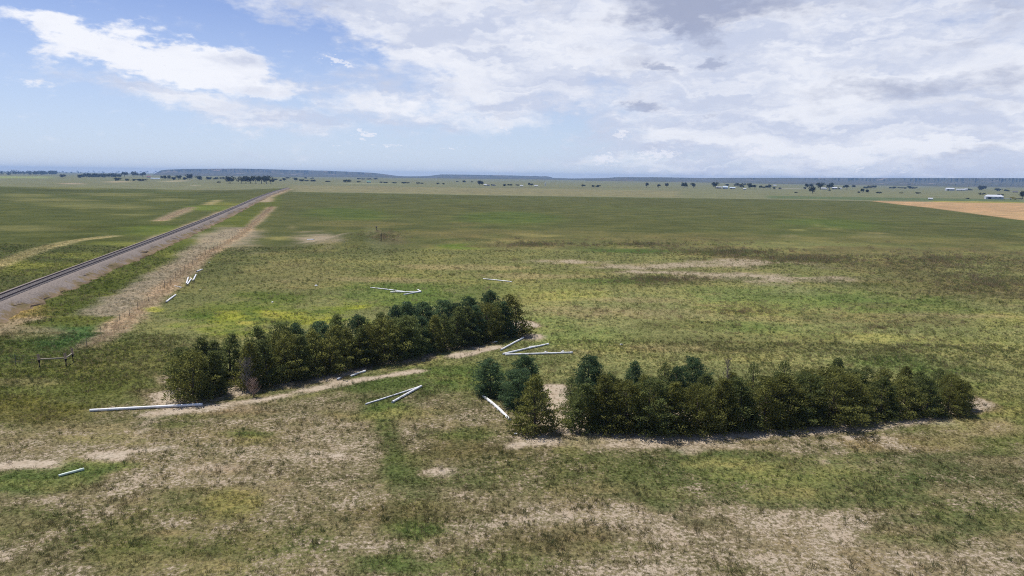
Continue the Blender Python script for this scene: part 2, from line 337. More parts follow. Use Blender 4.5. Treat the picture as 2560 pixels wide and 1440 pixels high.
# smaller irregular patches strewn over the whole near and middle field
pr = random.Random(4)
for k in range(46):
    a = pr.gauss(0, 1), pr.gauss(0, 1)
    ell(690 + a[0] * 110, 795 + a[1] * 17, pr.uniform(10, 34), pr.uniform(2.5, 6), pr.choice([S(154, 158, 66), S(148, 154, 66), S(158, 156, 80), S(92, 112, 56), S(98, 112, 60)]), .04, .8, .6, .8)
for k in range(330):
    px, py = pr.uniform(-100, 2660), 560 + 900 * pr.random() ** 1.25
    if py < 760 and px < 560: continue
    f_ = (py - 430) / 600.0
    ell(px, py, pr.uniform(18, 75) * (.5 + f_), pr.uniform(3, 10) * (.25 + f_), pr.choice([S(148, 138, 100), S(150, 146, 92), S(98, 108, 62), S(88, 98, 56), S(108, 102, 70), S(128, 134, 78)] + ([S(156, 138, 106)] if py > 1000 else [])),
        pr.choice([.08, .2, .3, .45 if py > 900 else .15, .6 if py > 1050 else .1]), pr.uniform(.25, .55), .7, .8)

def paint(x, y):
    """vegetation colour (n,3) and bare-soil fraction (n,) of the ground at world x, y"""
    n = len(x)
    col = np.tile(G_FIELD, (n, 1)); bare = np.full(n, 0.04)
    dist = np.hypot(x, y)
    s = np.clip(dist / 60.0, 0.5, 12)
    n1 = fbm(x / 5.0, y / 5.0, 4, 31) - .5; n2 = fbm(x / 22.0, y / 22.0, 4, 47) - .5; n3 = fbm(x / 1.6, y / 1.6, 3, 59) - .5
    nw = np.where(dist < 150, n1 * 1.6 + n3 * .8, n2 * 1.5 + n1 * 1.0)
    for kind, a, b, c, br, w, edge, wob in PATCH:
        if kind == 'e':
            dy = (y - a[1]) / b[1]; dx = (x - a[0] - (y - a[1]) * b[2]) / b[0]
            sel = np.nonzero((np.abs(dx) < 2.2) & (np.abs(dy) < 2.2))[0]
            if not len(sel): continue
            r = np.hypot(dx[sel], dy[sel]) + nw[sel] * wob * 2.2
            k = 1 - sstep(1 - edge, 1 + edge, r)
        elif kind == 'l':
            pts = np.array(a); lo = pts.min(0) - 3 * b; hi = pts.max(0) + 3 * b
            sel = np.nonzero((x > lo[0]) & (x < hi[0]) & (y > lo[1]) & (y < hi[1]))[0]
            if not len(sel): continue
            q = np.stack([x[sel], y[sel]], 1); d = np.full(len(sel), 1e9)
            for p0, p1 in zip(pts[:-1], pts[1:]):
                v = p1 - p0; t = np.clip(((q - p0) @ v) / (v @ v), 0, 1)
                d = np.minimum(d, np.linalg.norm(q - p0 - t[:, None] * v, axis=1))
            r = d / b + nw[sel] * wob * 2.2
            k = 1 - sstep(1 - edge, 1 + edge, r)
        else:
            pts = np.array(a); mg = edge + 8 * wob; lo = pts.min(0) - mg; hi = pts.max(0) + mg
            sel = np.nonzero((x > lo[0]) & (x < hi[0]) & (y > lo[1]) & (y < hi[1]))[0]
            if not len(sel): continue
            xx, yy = x[sel], y[sel]; ins = np.zeros(len(sel), bool); d = np.full(len(sel), 1e9)
            for p0, p1 in zip(pts, np.roll(pts, -1, 0)):
                cr = (p0[1] > yy) != (p1[1] > yy)
                with np.errstate(divide='ignore', invalid='ignore'):
                    ins ^= cr & (xx < (p1[0] - p0[0]) * (yy - p0[1]) / (p1[1] - p0[1]) + p0[0])
                v = p1 - p0; t = np.clip(((xx - p0[0]) * v[0] + (yy - p0[1]) * v[1]) / (v @ v), 0, 1)
                d = np.minimum(d, np.hypot(xx - p0[0] - t * v[0], yy - p0[1] - t * v[1]))
            sd_ = np.where(ins, d, -d) + nw[sel] * wob * 6
            k = sstep(-edge, edge, sd_)
        k = k * w
        if c is not None: col[sel] = col[sel] * (1 - k[:, None]) + c * k[:, None]
        if br is not None: bare[sel] = bare[sel] * (1 - k) + br * k
    # growth comes in clumps: break the bare ground up
    bare = np.clip(bare + (n3 * .38 + n1 * .22) * sstep(.12, .4, bare) * (1 - .5 * sstep(.8, 1.0, bare)) * (1 - sstep(90, 220, dist)), 0, 1)
    return col, bare

# ------------------------------------------------------------------ helpers for objects
def tag(o, label=None, cat=None, group=None, kind=None):
    if label: o['label'] = label
    if cat: o['category'] = cat
    if group: o['group'] = group
    if kind: o['kind'] = kind
    return o
def mesh_obj(name, verts, faces, mat=None, parent=None, smooth=False):
    me = bpy.data.meshes.new(name); me.from_pydata([tuple(v) for v in verts], [], faces); me.update()
    if mat: me.materials.append(mat)
    if smooth: me.polygons.foreach_set('use_smooth', [True] * len(me.polygons))
    o = bpy.data.objects.new(name, me); COL.objects.link(o)
    if parent: o.parent = parent
    return o
def empty(name, loc, rz=0.0):
    o = bpy.data.objects.new(name, None); COL.objects.link(o); o.location = loc; o.rotation_euler = (0, 0, rz)
    o.empty_display_size = 0.2
    return o
def link(name, me, parent):
    o = bpy.data.objects.new(name, me); COL.objects.link(o); o.parent = parent; return o
class MB:
    """collects verts and faces of one part"""
    def __init__(s): s.v = []; s.f = []
    def box(s, x0, x1, y0, y1, z0, z1):
        b = len(s.v)
        s.v += [(x0, y0, z0), (x1, y0, z0), (x1, y1, z0), (x0, y1, z0), (x0, y0, z1), (x1, y0, z1), (x1, y1, z1), (x0, y1, z1)]
        s.f += [tuple(b + i for i in q) for q in ((3, 2, 1, 0), (4, 5, 6, 7), (0, 1, 5, 4), (1, 2, 6, 5), (2, 3, 7, 6), (3, 0, 4, 7))]
        return s
    def tube(s, pts, rad, seg=8, caps=True, inner=None):
        pts = [Vector(p) for p in pts]; rad = rad if isinstance(rad, (list, tuple)) else [rad] * len(pts)
        rings = []
        def ring(p, d, r):
            a = d.cross(Vector((0, 0, 1)))
            if a.length < 1e-3: a = Vector((1, 0, 0))
            a.normalize(); c = d.cross(a).normalized(); b = len(s.v)
            for k in range(seg):
                t = 2 * math.pi * k / seg; s.v.append(tuple(p + (a * math.cos(t) + c * math.sin(t)) * r))
            return b
        ds = []
        for i in range(len(pts)):
            d = pts[min(i + 1, len(pts) - 1)] - pts[max(i - 1, 0)]; ds.append(d.normalized())
        for p, d, r in zip(pts, ds, rad): rings.append(ring(p, d, r))
        for a, b in zip(rings[:-1], rings[1:]):
            for k in range(seg): s.f.append((a + k, a + (k + 1) % seg, b + (k + 1) % seg, b + k))
        if inner:
            ir = [ring(p, d, r - inner) for p, d, r in zip(pts, ds, rad)]
            for a, b in zip(ir[:-1], ir[1:]):
                for k in range(seg): s.f.append((a + k, b + k, b + (k + 1) % seg, a + (k + 1) % seg))
            for a, b in ((rings[0], ir[0]), (ir[-1], rings[-1])):
                for k in range(seg): s.f.append((a + k, b + k, b + (k + 1) % seg, a + (k + 1) % seg))
        elif caps:
            s.f.append(tuple(rings[0] + k for k in range(seg))[::-1]); s.f.append(tuple(rings[-1] + k for k in range(seg)))
        return s
    def build(s, name, mat, parent=None, smooth=False): return mesh_obj(name, s.v, s.f, mat, parent, smooth)
    def mesh(s, name, mat, smooth=False):
        me = bpy.data.meshes.new(name); me.from_pydata([tuple(v) for v in s.v], [], s.f); me.materials.append(mat)
        if smooth: me.polygons.foreach_set('use_smooth', [True] * len(me.polygons))
        return me
ORD = ['first', 'second', 'third', 'fourth', 'fifth', 'sixth', 'seventh', 'eighth', 'ninth', 'tenth', 'eleventh', 'twelfth', 'thirteenth',
       'fourteenth', 'fifteenth', 'sixteenth', 'seventeenth', 'eighteenth', 'nineteenth', 'twentieth', 'twenty-first', 'twenty-second', 'twenty-third',
       'twenty-fourth', 'twenty-fifth', 'twenty-sixth', 'twenty-seventh', 'twenty-eighth', 'twenty-ninth', 'thirtieth']

def plain(name, col, rough=0.8, var=0.12, scale=3.0, spec=0.2, metal=0.0):
    m = bpy.data.materials.new(name); m.use_nodes = True; t = NT(m.node_tree); b = t.n['Principled BSDF']
    tc = t.new('ShaderNodeTexCoord').outputs['Object']
    n = t.noise(tc, scale, 5, 0.6)
    k = t.rng(n, 0.3, 0.7, 1 - var, 1 + var)
    v = t.vm('SCALE', tuple(col)); nd = v.node; t.put(nd.inputs['Scale'], k)
    t.l.new(v, b.inputs['Base Color'])
    b.inputs['Roughness'].default_value = rough; b.inputs['Specular IOR Level'].default_value = spec; b.inputs['Metallic'].default_value = metal
    return m

# ------------------------------------------------------------------ ground
def axis(parts):
    out = [parts[0][0]]
    for (a, b, s0, s1) in parts:
        x = a
        while x < b - 1e-6:
            t = (x - a) / (b - a); x += s0 * (s1 / s0) ** t; out.append(min(x, b))
    return np.array(sorted(set(out)))
hx = axis([(0, 50, .6, .65), (50, 140, .65, 2.2), (140, 700, 2.2, 24), (700, 5000, 22, 300), (5000, 9000, 300, 900)])
gx = np.concatenate([-hx[::-1][:-1], hx])
gy = np.concatenate([-axis([(1, 400, 3, 60), (400, 9000, 60, 1500)])[::-1], axis([(0, 24, 3, .7), (24, 110, .55, .8), (110, 300, .8, 3.2), (300, 900, 3.2, 12), (900, 6000, 11, 200), (6000, 9000, 200, 900)])])
X, Y = np.meshgrid(gx, gy); xf, yf = X.ravel(), Y.ravel()
zf = terrain(xf, yf)
nx, ny = len(gx), len(gy)
idx = np.arange(nx * ny).reshape(ny, nx)
quads = np.stack([idx[:-1, :-1], idx[:-1, 1:], idx[1:, 1:], idx[1:, :-1]], -1).reshape(-1, 4)
gm = bpy.data.meshes.new('ground')
gm.vertices.add(nx * ny); gm.vertices.foreach_set('co', np.stack([xf, yf, zf], 1).ravel())
gm.loops.add(quads.size); gm.loops.foreach_set('vertex_index', quads.ravel())
gm.polygons.add(len(quads)); gm.polygons.foreach_set('loop_start', np.arange(0, quads.size, 4)); gm.polygons.foreach_set('loop_total', np.full(len(quads), 4))
gm.polygons.foreach_set('use_smooth', np.ones(len(quads), bool))
gm.update()
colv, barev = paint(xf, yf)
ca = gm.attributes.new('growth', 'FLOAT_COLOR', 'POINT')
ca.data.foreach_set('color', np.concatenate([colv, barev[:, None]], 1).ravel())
gobj = bpy.data.objects.new('ground', gm); COL.objects.link(gobj)
tag(gobj, 'wide flat grassland with bare soil patches running to the horizon', 'grassland', kind='structure')

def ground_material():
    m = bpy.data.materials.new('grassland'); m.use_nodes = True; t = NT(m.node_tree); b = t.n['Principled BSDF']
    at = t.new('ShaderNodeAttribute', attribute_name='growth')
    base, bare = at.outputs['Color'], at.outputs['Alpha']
    pos = t.new('ShaderNodeTexCoord').outputs['Object']
    nA = t.noise(pos, 0.9, 7, 0.68); nB = t.noise(pos, 4.5, 5, 0.7); nC = t.noise(pos, 0.07, 6, 0.6); nD = t.noise(pos, 0.012, 5, 0.62)
    nE = t.noise(pos, 0.25, 6, 0.7, 'Color')
    # clumps of darker and lighter growth
    k = t.m('ADD', t.rng(nB, 0.3, 0.7, -0.72, 0.72), t.rng(nA, 0.3, 0.7, -0.26, 0.26))
    k = t.m('ADD', k, t.rng(nC, 0.3, 0.7, -0.18, 0.18))
    k = t.m('ADD', k, t.rng(nD, 0.3, 0.7, -0.12, 0.12))
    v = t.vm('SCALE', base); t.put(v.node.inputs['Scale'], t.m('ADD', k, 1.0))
    dryf = t.rng(t.m('ADD', nC, t.m('MULTIPLY', t.m('SUBTRACT', nA, .5), .9)), 0.42, 0.68, 0.0, 0.6, True)
    v = t.mix(dryf, v, t.mix(1.0, v, (1.32, 1.12, 1.02, 1), 'MULTIPLY'))
    grn = t.rng(t.m('ADD', nD, t.m('MULTIPLY', t.m('SUBTRACT', nA, .5), -.6)), 0.5, 0.72, 0.0, 0.6, True)
    v = t.mix(grn, v, t.mix(1.0, v, (0.90, 1.0, 0.88, 1), 'MULTIPLY'))
    # soil showing through
    sv = t.m('ADD', t.m('MULTIPLY', nA, 0.30), t.m('MULTIPLY', t.noise(pos, 3.6, 6, 0.80), 0.70))
    msk0 = t.rng(t.m('ADD', sv, t.m('MULTIPLY', t.m('SUBTRACT', bare, 0.5), 0.44)), 0.475, 0.565, 0.0, 1.0, True)
    msk = t.m('MULTIPLY', msk0, t.rng(t.noise(pos, 2.6, 5, .72), .30, .52, .45, 1.0, True))
    soil = t.mix(t.rng(nB, .3, .7, 0, 1), tuple(SOIL * 0.80), tuple(SOIL * 1.10))
    soil = t.mix(t.rng(nA, .4, .65, 0, .5), soil, tuple(S(176, 154, 128)))
    lit = t.rng(t.m('ADD', sv, t.m('MULTIPLY', t.m('SUBTRACT', bare, 0.5), 0.44)), 0.40, 0.53, 0.0, 0.85, True)
    v = t.mix(lit, v, t.mix(t.rng(nB, .3, .7, 0, 1), tuple(S(122, 110, 80)), tuple(S(170, 156, 120))))    # dry litter between the plants
    colr = t.mix(msk, v, soil)
    t.l.new(colr, b.inputs['Base Color']); b.inputs['Roughness'].default_value = 1.0; b.inputs['Specular IOR Level'].default_value = 0.0
    bp = t.new('ShaderNodeBump'); bp.inputs['Strength'].default_value = 0.6; bp.inputs['Distance'].default_value = 0.12
    t.l.new(t.m('ADD', nB, t.m('MULTIPLY', msk, -0.3)), bp.inputs['Height']); t.l.new(bp.outputs[0], b.inputs['Normal'])
    return m
gm.materials.append(ground_material())

# ------------------------------------------------------------------ mesas on the horizon
def mesa_material():
    m = bpy.data.materials.new('mesa_rock'); m.use_nodes = True; t = NT(m.node_tree); b = t.n['Principled BSDF']
    pos = t.new('ShaderNodeTexCoord').outputs['Object']
    n1 = t.noise(pos, 0.008, 7, 0.65); n2 = t.noise(pos, 0.003, 4, 0.6)
    sepn = t.new('ShaderNodeSeparateXYZ'); t.l.new(t.new('ShaderNodeNewGeometry').outputs['Normal'], sepn.inputs[0])
    pine = (0.022, 0.030, 0.020, 1); rock = (0.26, 0.20, 0.16, 1); grass = (0.085, 0.085, 0.055, 1)
    sl = t.rng(sepn.outputs[2], .90, .985, 1, 0, True)     # trees hold on to the steep rim, grass on the apron
    c = t.mix(t.m('MULTIPLY', sl, t.rng(n1, .36, .50, .25, 1, True)), grass, pine)
    c = t.mix(t.m('MULTIPLY', t.rng(n2, .5, .62, 0, 1, True), t.rng(n1, .5, .62, 0, 1, True)), c, rock)
    t.l.new(c, b.inputs['Base Color']); b.inputs['Roughness'].default_value = 1; b.inputs['Specular IOR Level'].default_value = 0
    return m
mesa_mat = mesa_material()
def mesa(prof, dist, label, seed):
    pxs = np.array([p[0] for p in prof], float); pys = np.array([p[1] for p in prof], float)
    xs = np.arange(pxs[0], pxs[-1] + .1, 3.0); tops = np.interp(xs, pxs, pys); n = len(xs); verts = []
    k = 1.15
    rows = [(-2300, 0), (-1500, .07), (-1000, .15), (-750, .24), (-520, .36), (-360, .50), (-230, .68), (-130, .88), (-70, .97), (0, 1.0), (300, 1.0), (700, 1.0), (1000, 0)]
    GUL = fbm(xs / 30.0, np.full(n, seed * 3.3), 4, seed) - .5; GU2 = fbm(xs / 8.0, np.full(n, seed * 1.3), 3, seed + 9) - .5
    for off, hf in rows:
        G2 = fbm(xs / 6.0, np.full(n, off / 90.0 + seed), 3, seed + 3) - .5
        amp = 1.0 if -1000 < off < 100 else .25
        for i, (px, ty) in enumerate(zip(xs, tops)):
            d = ray(px, ty); hd = math.hypot(d.x, d.y); ux, uy = d.x / hd, d.y / hd
            rr = dist + off * k + (GUL[i] * 620 + GU2[i] * 260 + G2[i] * 60) * k * amp
            zt = H + d.z / hd * (dist if off != 0 else rr)
            z = max(zt, 1.0) * hf + (G2[i] * 0.16 * zt + GU2[i] * .12 * zt if .1 < hf < .95 else 0)
            if hf == 0: z = -8
            verts.append((ux * rr, uy * rr, z))
    faces = []
    for r in range(len(rows) - 1):
        for i in range(n - 1):
            a = r * n + i; faces.append((a, a + 1, a + n + 1, a + n))
    for side in (0, n - 1):
        f = [r * n + side for r in range(len(rows))]; faces.append(tuple(f) if side else tuple(f[::-1]))
    o = mesh_obj('mesa', verts, faces, mesa_mat)
    tag(o, label, 'mesa', kind='structure')
mesa([(384, 436), (394, 430), (402, 426), (420, 424), (460, 422.5), (520, 422), (600, 421.5), (650, 422.5), (700, 424), (760, 425.5), (820, 427), (880, 429.5), (930, 432), (960, 435), (985, 439), (1010, 441)], 6900, 'long blue mesa on the left horizon behind the railway', 3)
mesa([(940, 441), (1040, 441), (1072, 440), (1090, 437.5), (1105, 436), (1160, 436.5), (1240, 438), (1300, 439), (1325, 440), (1340, 439.6), (1350, 441), (1364, 440.4), (1372, 441.5), (1384, 445), (1430, 446.5)], 7300, 'low blue mesa with a jagged right end at the centre horizon', 7)
mesa([(1340, 447), (1430, 446.5), (1500, 445.5), (1545, 443), (1640, 443), (1700, 444), (1750, 445), (1830, 444.5), (1900, 444.5), (2040, 444.5), (2200, 445), (2380, 445), (2480, 445), (2700, 446), (3000, 448), (3300, 452)], 5900, 'long flat-topped blue escarpment along the right horizon', 11)

# ------------------------------------------------------------------ railway
rail_px = [(-420, 920), (-150, 792), (0, 736), (168, 676), (336, 616), (504, 552), (560, 529), (605, 510), (640, 494.5), (668, 483.5), (690, 476.5), (706, 472.5), (718, 469)]
RP = [ground(px, py, 1.75) for px, py in rail_px]
# smooth the path: fit x as a cubic of y
ry = np.array([p.y for p in RP]); rx = np.array([p.x for p in RP])
ts = np.concatenate([np.linspace(float(ry[0]), 300, 120), np.linspace(304, float(ry[-1]), 110)])
fine = np.linspace(ts[0] - 150, ts[-1] + 150, 1500)
xi = np.interp(fine, ry, rx); lo_, hi_ = fine < ry[0], fine > ry[-1]
xi[lo_] = rx[0] + (fine[lo_] - ry[0]) * (rx[2] - rx[0]) / (ry[2] - ry[0]); xi[hi_] = rx[-1] + (fine[hi_] - ry[-1]) * (rx[-1] - rx[-2]) / (ry[-1] - ry[-2])
for _ in range(3):
    kk = 61; xi = np.convolve(np.pad(xi, kk // 2, mode='reflect', reflect_type='odd'), np.ones(kk) / kk, mode='valid')
path = np.stack([np.interp(ts, fine, xi), ts], 1)
tang = np.gradient(path, axis=0); tang /= np.linalg.norm(tang, axis=1)[:, None]
nrm = np.stack([tang[:, 1], -tang[:, 0]], 1)     # to the right (towards the camera side)
def sweep(name, prof, mat, parent=None, closed=False, jit=0.0, seed=1, smooth=True):
    rnd = np.random.RandomState(seed); v = []; n = len(prof)
    for i in range(len(path)):
        zb = 0.0
        for (o, z) in prof:
            jj = jit * (rnd.rand() - .5) if z < 1.0 else 0
            x, y = path[i] + nrm[i] * (o + jj * 2)
            v.append((x, y, z if z > -0.2 else -0.6))
    f = []
    for i in range(len(path) - 1):
        for k in range(n if closed else n - 1):
            a, b = i * n + k, i * n + (k + 1) % n; f.append((a, b, b + n, a + n))
    if closed: f.append(tuple(range(n))); f.append(tuple(range((len(path) - 1) * n, len(path) * n))[::-1])
    return mesh_obj(name, v, f, mat, parent, smooth)
def ballast_material():
    m = bpy.data.materials.new('ballast'); m.use_nodes = True; t = NT(m.node_tree); b = t.n['Principled BSDF']
    pos = t.new('ShaderNodeTexCoord').outputs['Object']
    n = t.noise(pos, 3.5, 5, .75); n2 = t.noise(pos, .5, 6, .65)
    c = t.mix(t.rng(n, .3, .7, 0, 1), tuple(S(110, 101, 95)), tuple(S(180, 167, 156)))
    sepz = t.new('ShaderNodeSeparateXYZ'); t.l.new(pos, sepz.inputs[0])
    low = t.m('ADD', t.rng(sepz.outputs[2], 0.1, 1.35, 1.0, 0.0), t.rng(n2, .35, .65, -.45, .45))
    c = t.mix(t.rng(low, .35, .8, 0, 1, True), c, t.mix(t.rng(n2, .35, .65, 0, 1), tuple(S(172, 146, 122)), tuple(S(128, 116, 80))))
    t.l.new(c, b.inputs['Base Color']); b.inputs['Roughness'].default_value = 1; b.inputs['Specular IOR Level'].default_value = .05
    bp = t.new('ShaderNodeBump'); bp.inputs['Strength'].default_value = .7; bp.inputs['Distance'].default_value = .08
    t.l.new(n, bp.inputs['Height']); t.l.new(bp.outputs[0], b.inputs['Normal'])
    return m
emb = sweep('railway_embankment', [(-4.9, -0.5), (-4.0, 0.2), (-3.0, 0.8), (-2.2, 1.38), (-1.5, 1.5), (1.5, 1.5), (2.3, 1.36), (3.2, 0.7), (4.4, 0.2), (5.4, -0.5)], ballast_material(), jit=.9, seed=4)
tag(emb, 'grey gravel railway embankment crossing the left side', 'embankment', kind='structure')
rail_m = plain('rusty_rail', (0.075, 0.05, 0.045), .5, .2, 1.0, .4, .4); tie_m = plain('weathered_tie', (0.24, 0.215, 0.20), .95, .3, 2.0)
trk = empty('railway_track', (0, 0, 0)); tag(trk, 'single railway track of dark rails running into the left distance', 'railway track')
for s in (-1, 1):
    c0 = s * 0.7525
    sweep('rail', [(c0 - .07, 1.60), (c0 + .07, 1.60), (c0 + .035, 1.64), (c0 + .036, 1.79), (c0 - .036, 1.79), (c0 - .035, 1.64)], rail_m, trk, closed=True, smooth=False)
tb = MB()
seg = np.concatenate([[0], np.cumsum(np.linalg.norm(np.diff(path, axis=0), axis=1))])
for s in np.arange(1, seg[-1] - 1, 0.6):
    x = np.interp(s, seg, path[:, 0]); y = np.interp(s, seg, path[:, 1]); ta = np.array([np.interp(s, seg, tang[:, 0]), np.interp(s, seg, tang[:, 1])]); nn = np.array([ta[1], -ta[0]])
    b0 = len(tb.v)
    for z in (1.46, 1.598):
        for (p, q) in ((-1.3, -.12), (1.3, -.12), (1.3, .12), (-1.3, .12)):
            w = np.array([x, y]) + nn * p + ta * q; tb.v.append((w[0], w[1], z))
    tb.f += [tuple(b0 + i for i in q) for q in ((4, 7, 6, 5), (0, 4, 5, 1), (1, 5, 6, 2), (2, 6, 7, 3), (3, 7, 4, 0))]
to = tb.build('ties', tie_m, trk); to['kind'] = 'stuff'

# ------------------------------------------------------------------ fence with timber corner brace
wood = plain('weathered_timber', (0.075, 0.062, 0.048), .9, .3, 6); wood_p = plain('bleached_timber_rail', (0.32, 0.28, 0.21), .85, .2, 5)
steel = plain('dull_steel_post', (0.17, 0.15, 0.12), .7, .25, 8); wire_m = plain('fence_wire', (0.2, 0.19, 0.18), .5, .1, 8, .4, .6)
B = [ground(99, 918), ground(165.5, 915), ground(182.5, 903)]
br = empty('fence_brace', B[1]); tag(br, 'timber fence corner brace with three posts and two pale rails', 'fence brace')
for i, p in enumerate(B):
    q = p - B[1]
    MB().tube([(q.x, q.y, q.z - .3), (q.x + .01, q.y, q.z + .8), (q.x - .02, q.y, q.z + 1.42)], [.14, .13, .125], 10).build('post', wood, br, True)
for a, c in ((0, 1), (1, 2)):
    p, q = B[a] - B[1], B[c] - B[1]
    MB().tube([(p.x, p.y, p.z + .88), ((p.x + q.x) / 2, (p.y + q.y) / 2, (p.z + q.z) / 2 + .87), (q.x, q.y, q.z + .90)], .075, 10).build('rail', wood_p, br, True)
fl = [(182.5, 903), (217, 868), (253, 841), (300, 808), (345, 775), (395, 735), (440, 697), (490, 655), (534, 626), (575, 600), (612, 575), (640, 552), (662, 533), (680, 517)]
FP = [ground(*p) for p in fl]
fence = empty('wire_fence', FP[0]); tag(fence, 'thin steel-post wire fence running along the tan weed strip', 'fence')
posts = []
for a, c in zip(FP[:-1], FP[1:]):
    k = max(1, round((c - a).length / 6.0))
    for j in range(k): posts.append(a.lerp(c, j / k))
posts.append(FP[-1])
pm = MB().box(-.025, .025, -.008, .008, -.3, 1.3).box(-.008, .008, .008, .05, -.3, 1.3).mesh('post', steel)
rnd = random.Random(5)
for p in posts[1:]:
    q = p.copy(); q.z = float(terrain(q.x, q.y)); o = link('post', pm, fence); o.location = q - FP[0]; o.rotation_euler = (rnd.uniform(-.05, .05), rnd.uniform(-.05, .05), rnd.uniform(-.4, .4))
for hgt in (.45, .8, 1.15):
    pts = [Vector((p.x - FP[0].x, p.y - FP[0].y, float(terrain(p.x, p.y)) - FP[0].z + hgt)) for p in posts]
    MB().tube(pts, .004, 4).build('wire', wire_m, fence)
fl2 = [(99, 918), (40, 914), (-20, 922), (-90, 930)]
FP2 = [ground(*p) for p in fl2]
f2 = empty('wire_fence', FP2[0]); tag(f2, 'short run of wire fence left of the timber corner brace', 'fence')
for p in FP2[1:]:
    o = link('post', pm, f2); o.location = p - FP2[0]
for hgt in (.45, .8, 1.15):
    MB().tube([(p - FP2[0]) + Vector((0, 0, hgt)) for p in FP2], .004, 4).build('wire', wire_m, f2)

# ------------------------------------------------------------------ irrigation pipes
def pipe_material(name, tint):
    m = bpy.data.materials.new(name); m.use_nodes = True; t = NT(m.node_tree); b = t.n['Principled BSDF']
    pos = t.new('ShaderNodeTexCoord').outputs['Object']
    n = t.noise(pos, 2.2, 6, .65); n2 = t.noise(pos, 9, 4, .7)
    c = t.mix(t.rng(n, .46, .70, 0, .6, True), tint, (0.46, 0.41, 0.33, 1))
    c = t.mix(t.rng(n2, .62, .75, 0, .5, True), c, (0.38, 0.34, 0.27, 1))
    t.l.new(c, b.inputs['Base Color']); b.inputs['Roughness'].default_value = .45; b.inputs['Specular IOR Level'].default_value = .35
    return m
white = pipe_material('white_pvc', (0.80, 0.80, 0.80, 1)); pale = pipe_material('faded_green_pvc', (0.66, 0.74, 0.62, 1))
prnd = random.Random(9)
def pipe(a, b, label, r=.125, mat=white, name='irrigation_pipe', cat='pipe', bell=True, bend=0.0, group='loose white irrigation pipes', lift=0.0):
    r *= .88; p, q = ground(*a), ground(*b); L = (q - p).length
    side = (q - p).cross(Vector((0, 0, 1))).normalized()
    n = 14; loc = []
    for i in range(n + 1):
        t = i / n; c = p.lerp(q, t) + side * (bend * L * math.sin(math.pi * t)); c.z = float(terrain(c.x, c.y)) + r * .9 + lift
        loc.append(c - p)
    # smooth heights: a stiff pipe
    z0, z1 = loc[0].z, loc[-1].z
    for i, c in enumerate(loc): c.z = z0 + (z1 - z0) * i / n + .02 * math.sin(math.pi * i / n)
    o = MB().tube(loc, r, 18, inner=.012).build(name, mat, None, True); o.location = p
    tag(o, label, cat, group)
    if bell:
        d = (loc[-1] - loc[-2]).normalized()
        MB().tube([loc[-1] - d * .30, loc[-1] - d * .24, loc[-1] + d * .02], [r + .004, r + .016, r + .016], 18, inner=.014).build('bell_end', mat, o, True)
        if L > 3.5:
            gm_ = MB(); k = int(L / .76)
            for i in range(1, k):      # small gates moulded along one side
                c = loc[0].lerp(loc[-1], i / k); s2 = side * (r + .003)
                gm_.box(c.x + s2.x - .05, c.x + s2.x + .05, c.y + s2.y - .02, c.y + s2.y + .02, c.z + .0, c.z + .06)
            gg = gm_.build('gates', mat, o); gg['kind'] = 'stuff'
    return o
pipe((225, 1029), (506, 1014), 'long white pipe lying left of the left windbreak', .14, bend=.004)
pipe((914, 1012), (1050, 968), 'thin long white pipe of the pair below the left windbreak', .085, bend=.012)
pipe((981, 1008), (1053, 968), 'short thick white pipe of the pair below the left windbreak', .125)
pipe((1207, 992), (1274, 1052), 'white pipe slanting beside the lone round green junipers', .14, bend=-.015)
pipe((1252, 877), (1309, 846), 'white pipe pointing at the right end of the left windbreak', .13)
pipe((1257, 887), (1371, 862), 'middle white pipe of the fan of three between the windbreaks', .125)
pipe((1263, 888.5), (1431, 883.5), 'lowest white pipe of the fan of three, nearly level', .125, bend=.01)
pipe((1322, 869), (1342, 867), 'small broken pipe piece behind the middle fan pipe', .09, name='pipe_fragment', bell=False)
pipe((926, 720), (1012, 730.5), 'long white pipe on the bright green patch behind the left windbreak', .11, bend=-.01)
pipe((976, 731.5), (1050, 731), 'white pipe joining the arrow tip on the bright green patch', .12)
pipe((1009, 738), (1052, 730.5), 'short lower white pipe of the arrow shape on the green patch', .12)
pipe((1045, 726), (1053, 731), 'stubby white pipe forming the arrow tip on the green patch', .14, bell=False)
pipe((1208, 698), (1280, 705.5), 'lone white pipe lying far behind the right end of the left windbreak', .11)
pipe((415, 757), (439, 739), 'white pipe piece nearest the camera beside the tan weed strip', .15, bell=False)
pipe((437, 716), (455, 720), 'thin white pipe piece crossing the edge of the tan weed strip', .09, bell=False)
pipe((466, 711), (471, 695), 'left of the three upright-looking white pipe pieces by the weed strip', .15, bell=False)
pipe((468, 713.5), (478, 699), 'middle of the three upright-looking white pipe pieces by the weed strip', .15, bell=False)
pipe((482.5, 704), (490, 688.5), 'right of the three upright-looking white pipe pieces by the weed strip', .15, bell=False)
pipe((492, 680), (506, 675), 'farthest white pipe piece beside the tan weed strip', .15, bell=False)
pipe((147, 1192), (209, 1175.5), 'pale greenish pipe lying in the grass at lower left', .10, pale, bend=.02)
pipe((843, 950), (852, 946), 'stub of white pipe poking from under the left windbreak', .10, bell=False)
pipe((876, 943), (913, 930), 'white pipe half under the front of the left windbreak', .12)
pipe((1231, 858.5), (1243, 855), 'short pale pipe in the shade at the right end of the left windbreak', .10, bell=False)
pipe((769, 600.5), (785, 600), 'small white pipe at the left foot of the grassy mound', .2, bell=False)
pipe((476, 694), (482, 700), 'yellowish broken pipe chip between the pipe pieces by the weed strip', .07, plain('yellowed_pvc', (.72, .62, .30), .5), name='pipe_fragment', bell=False)

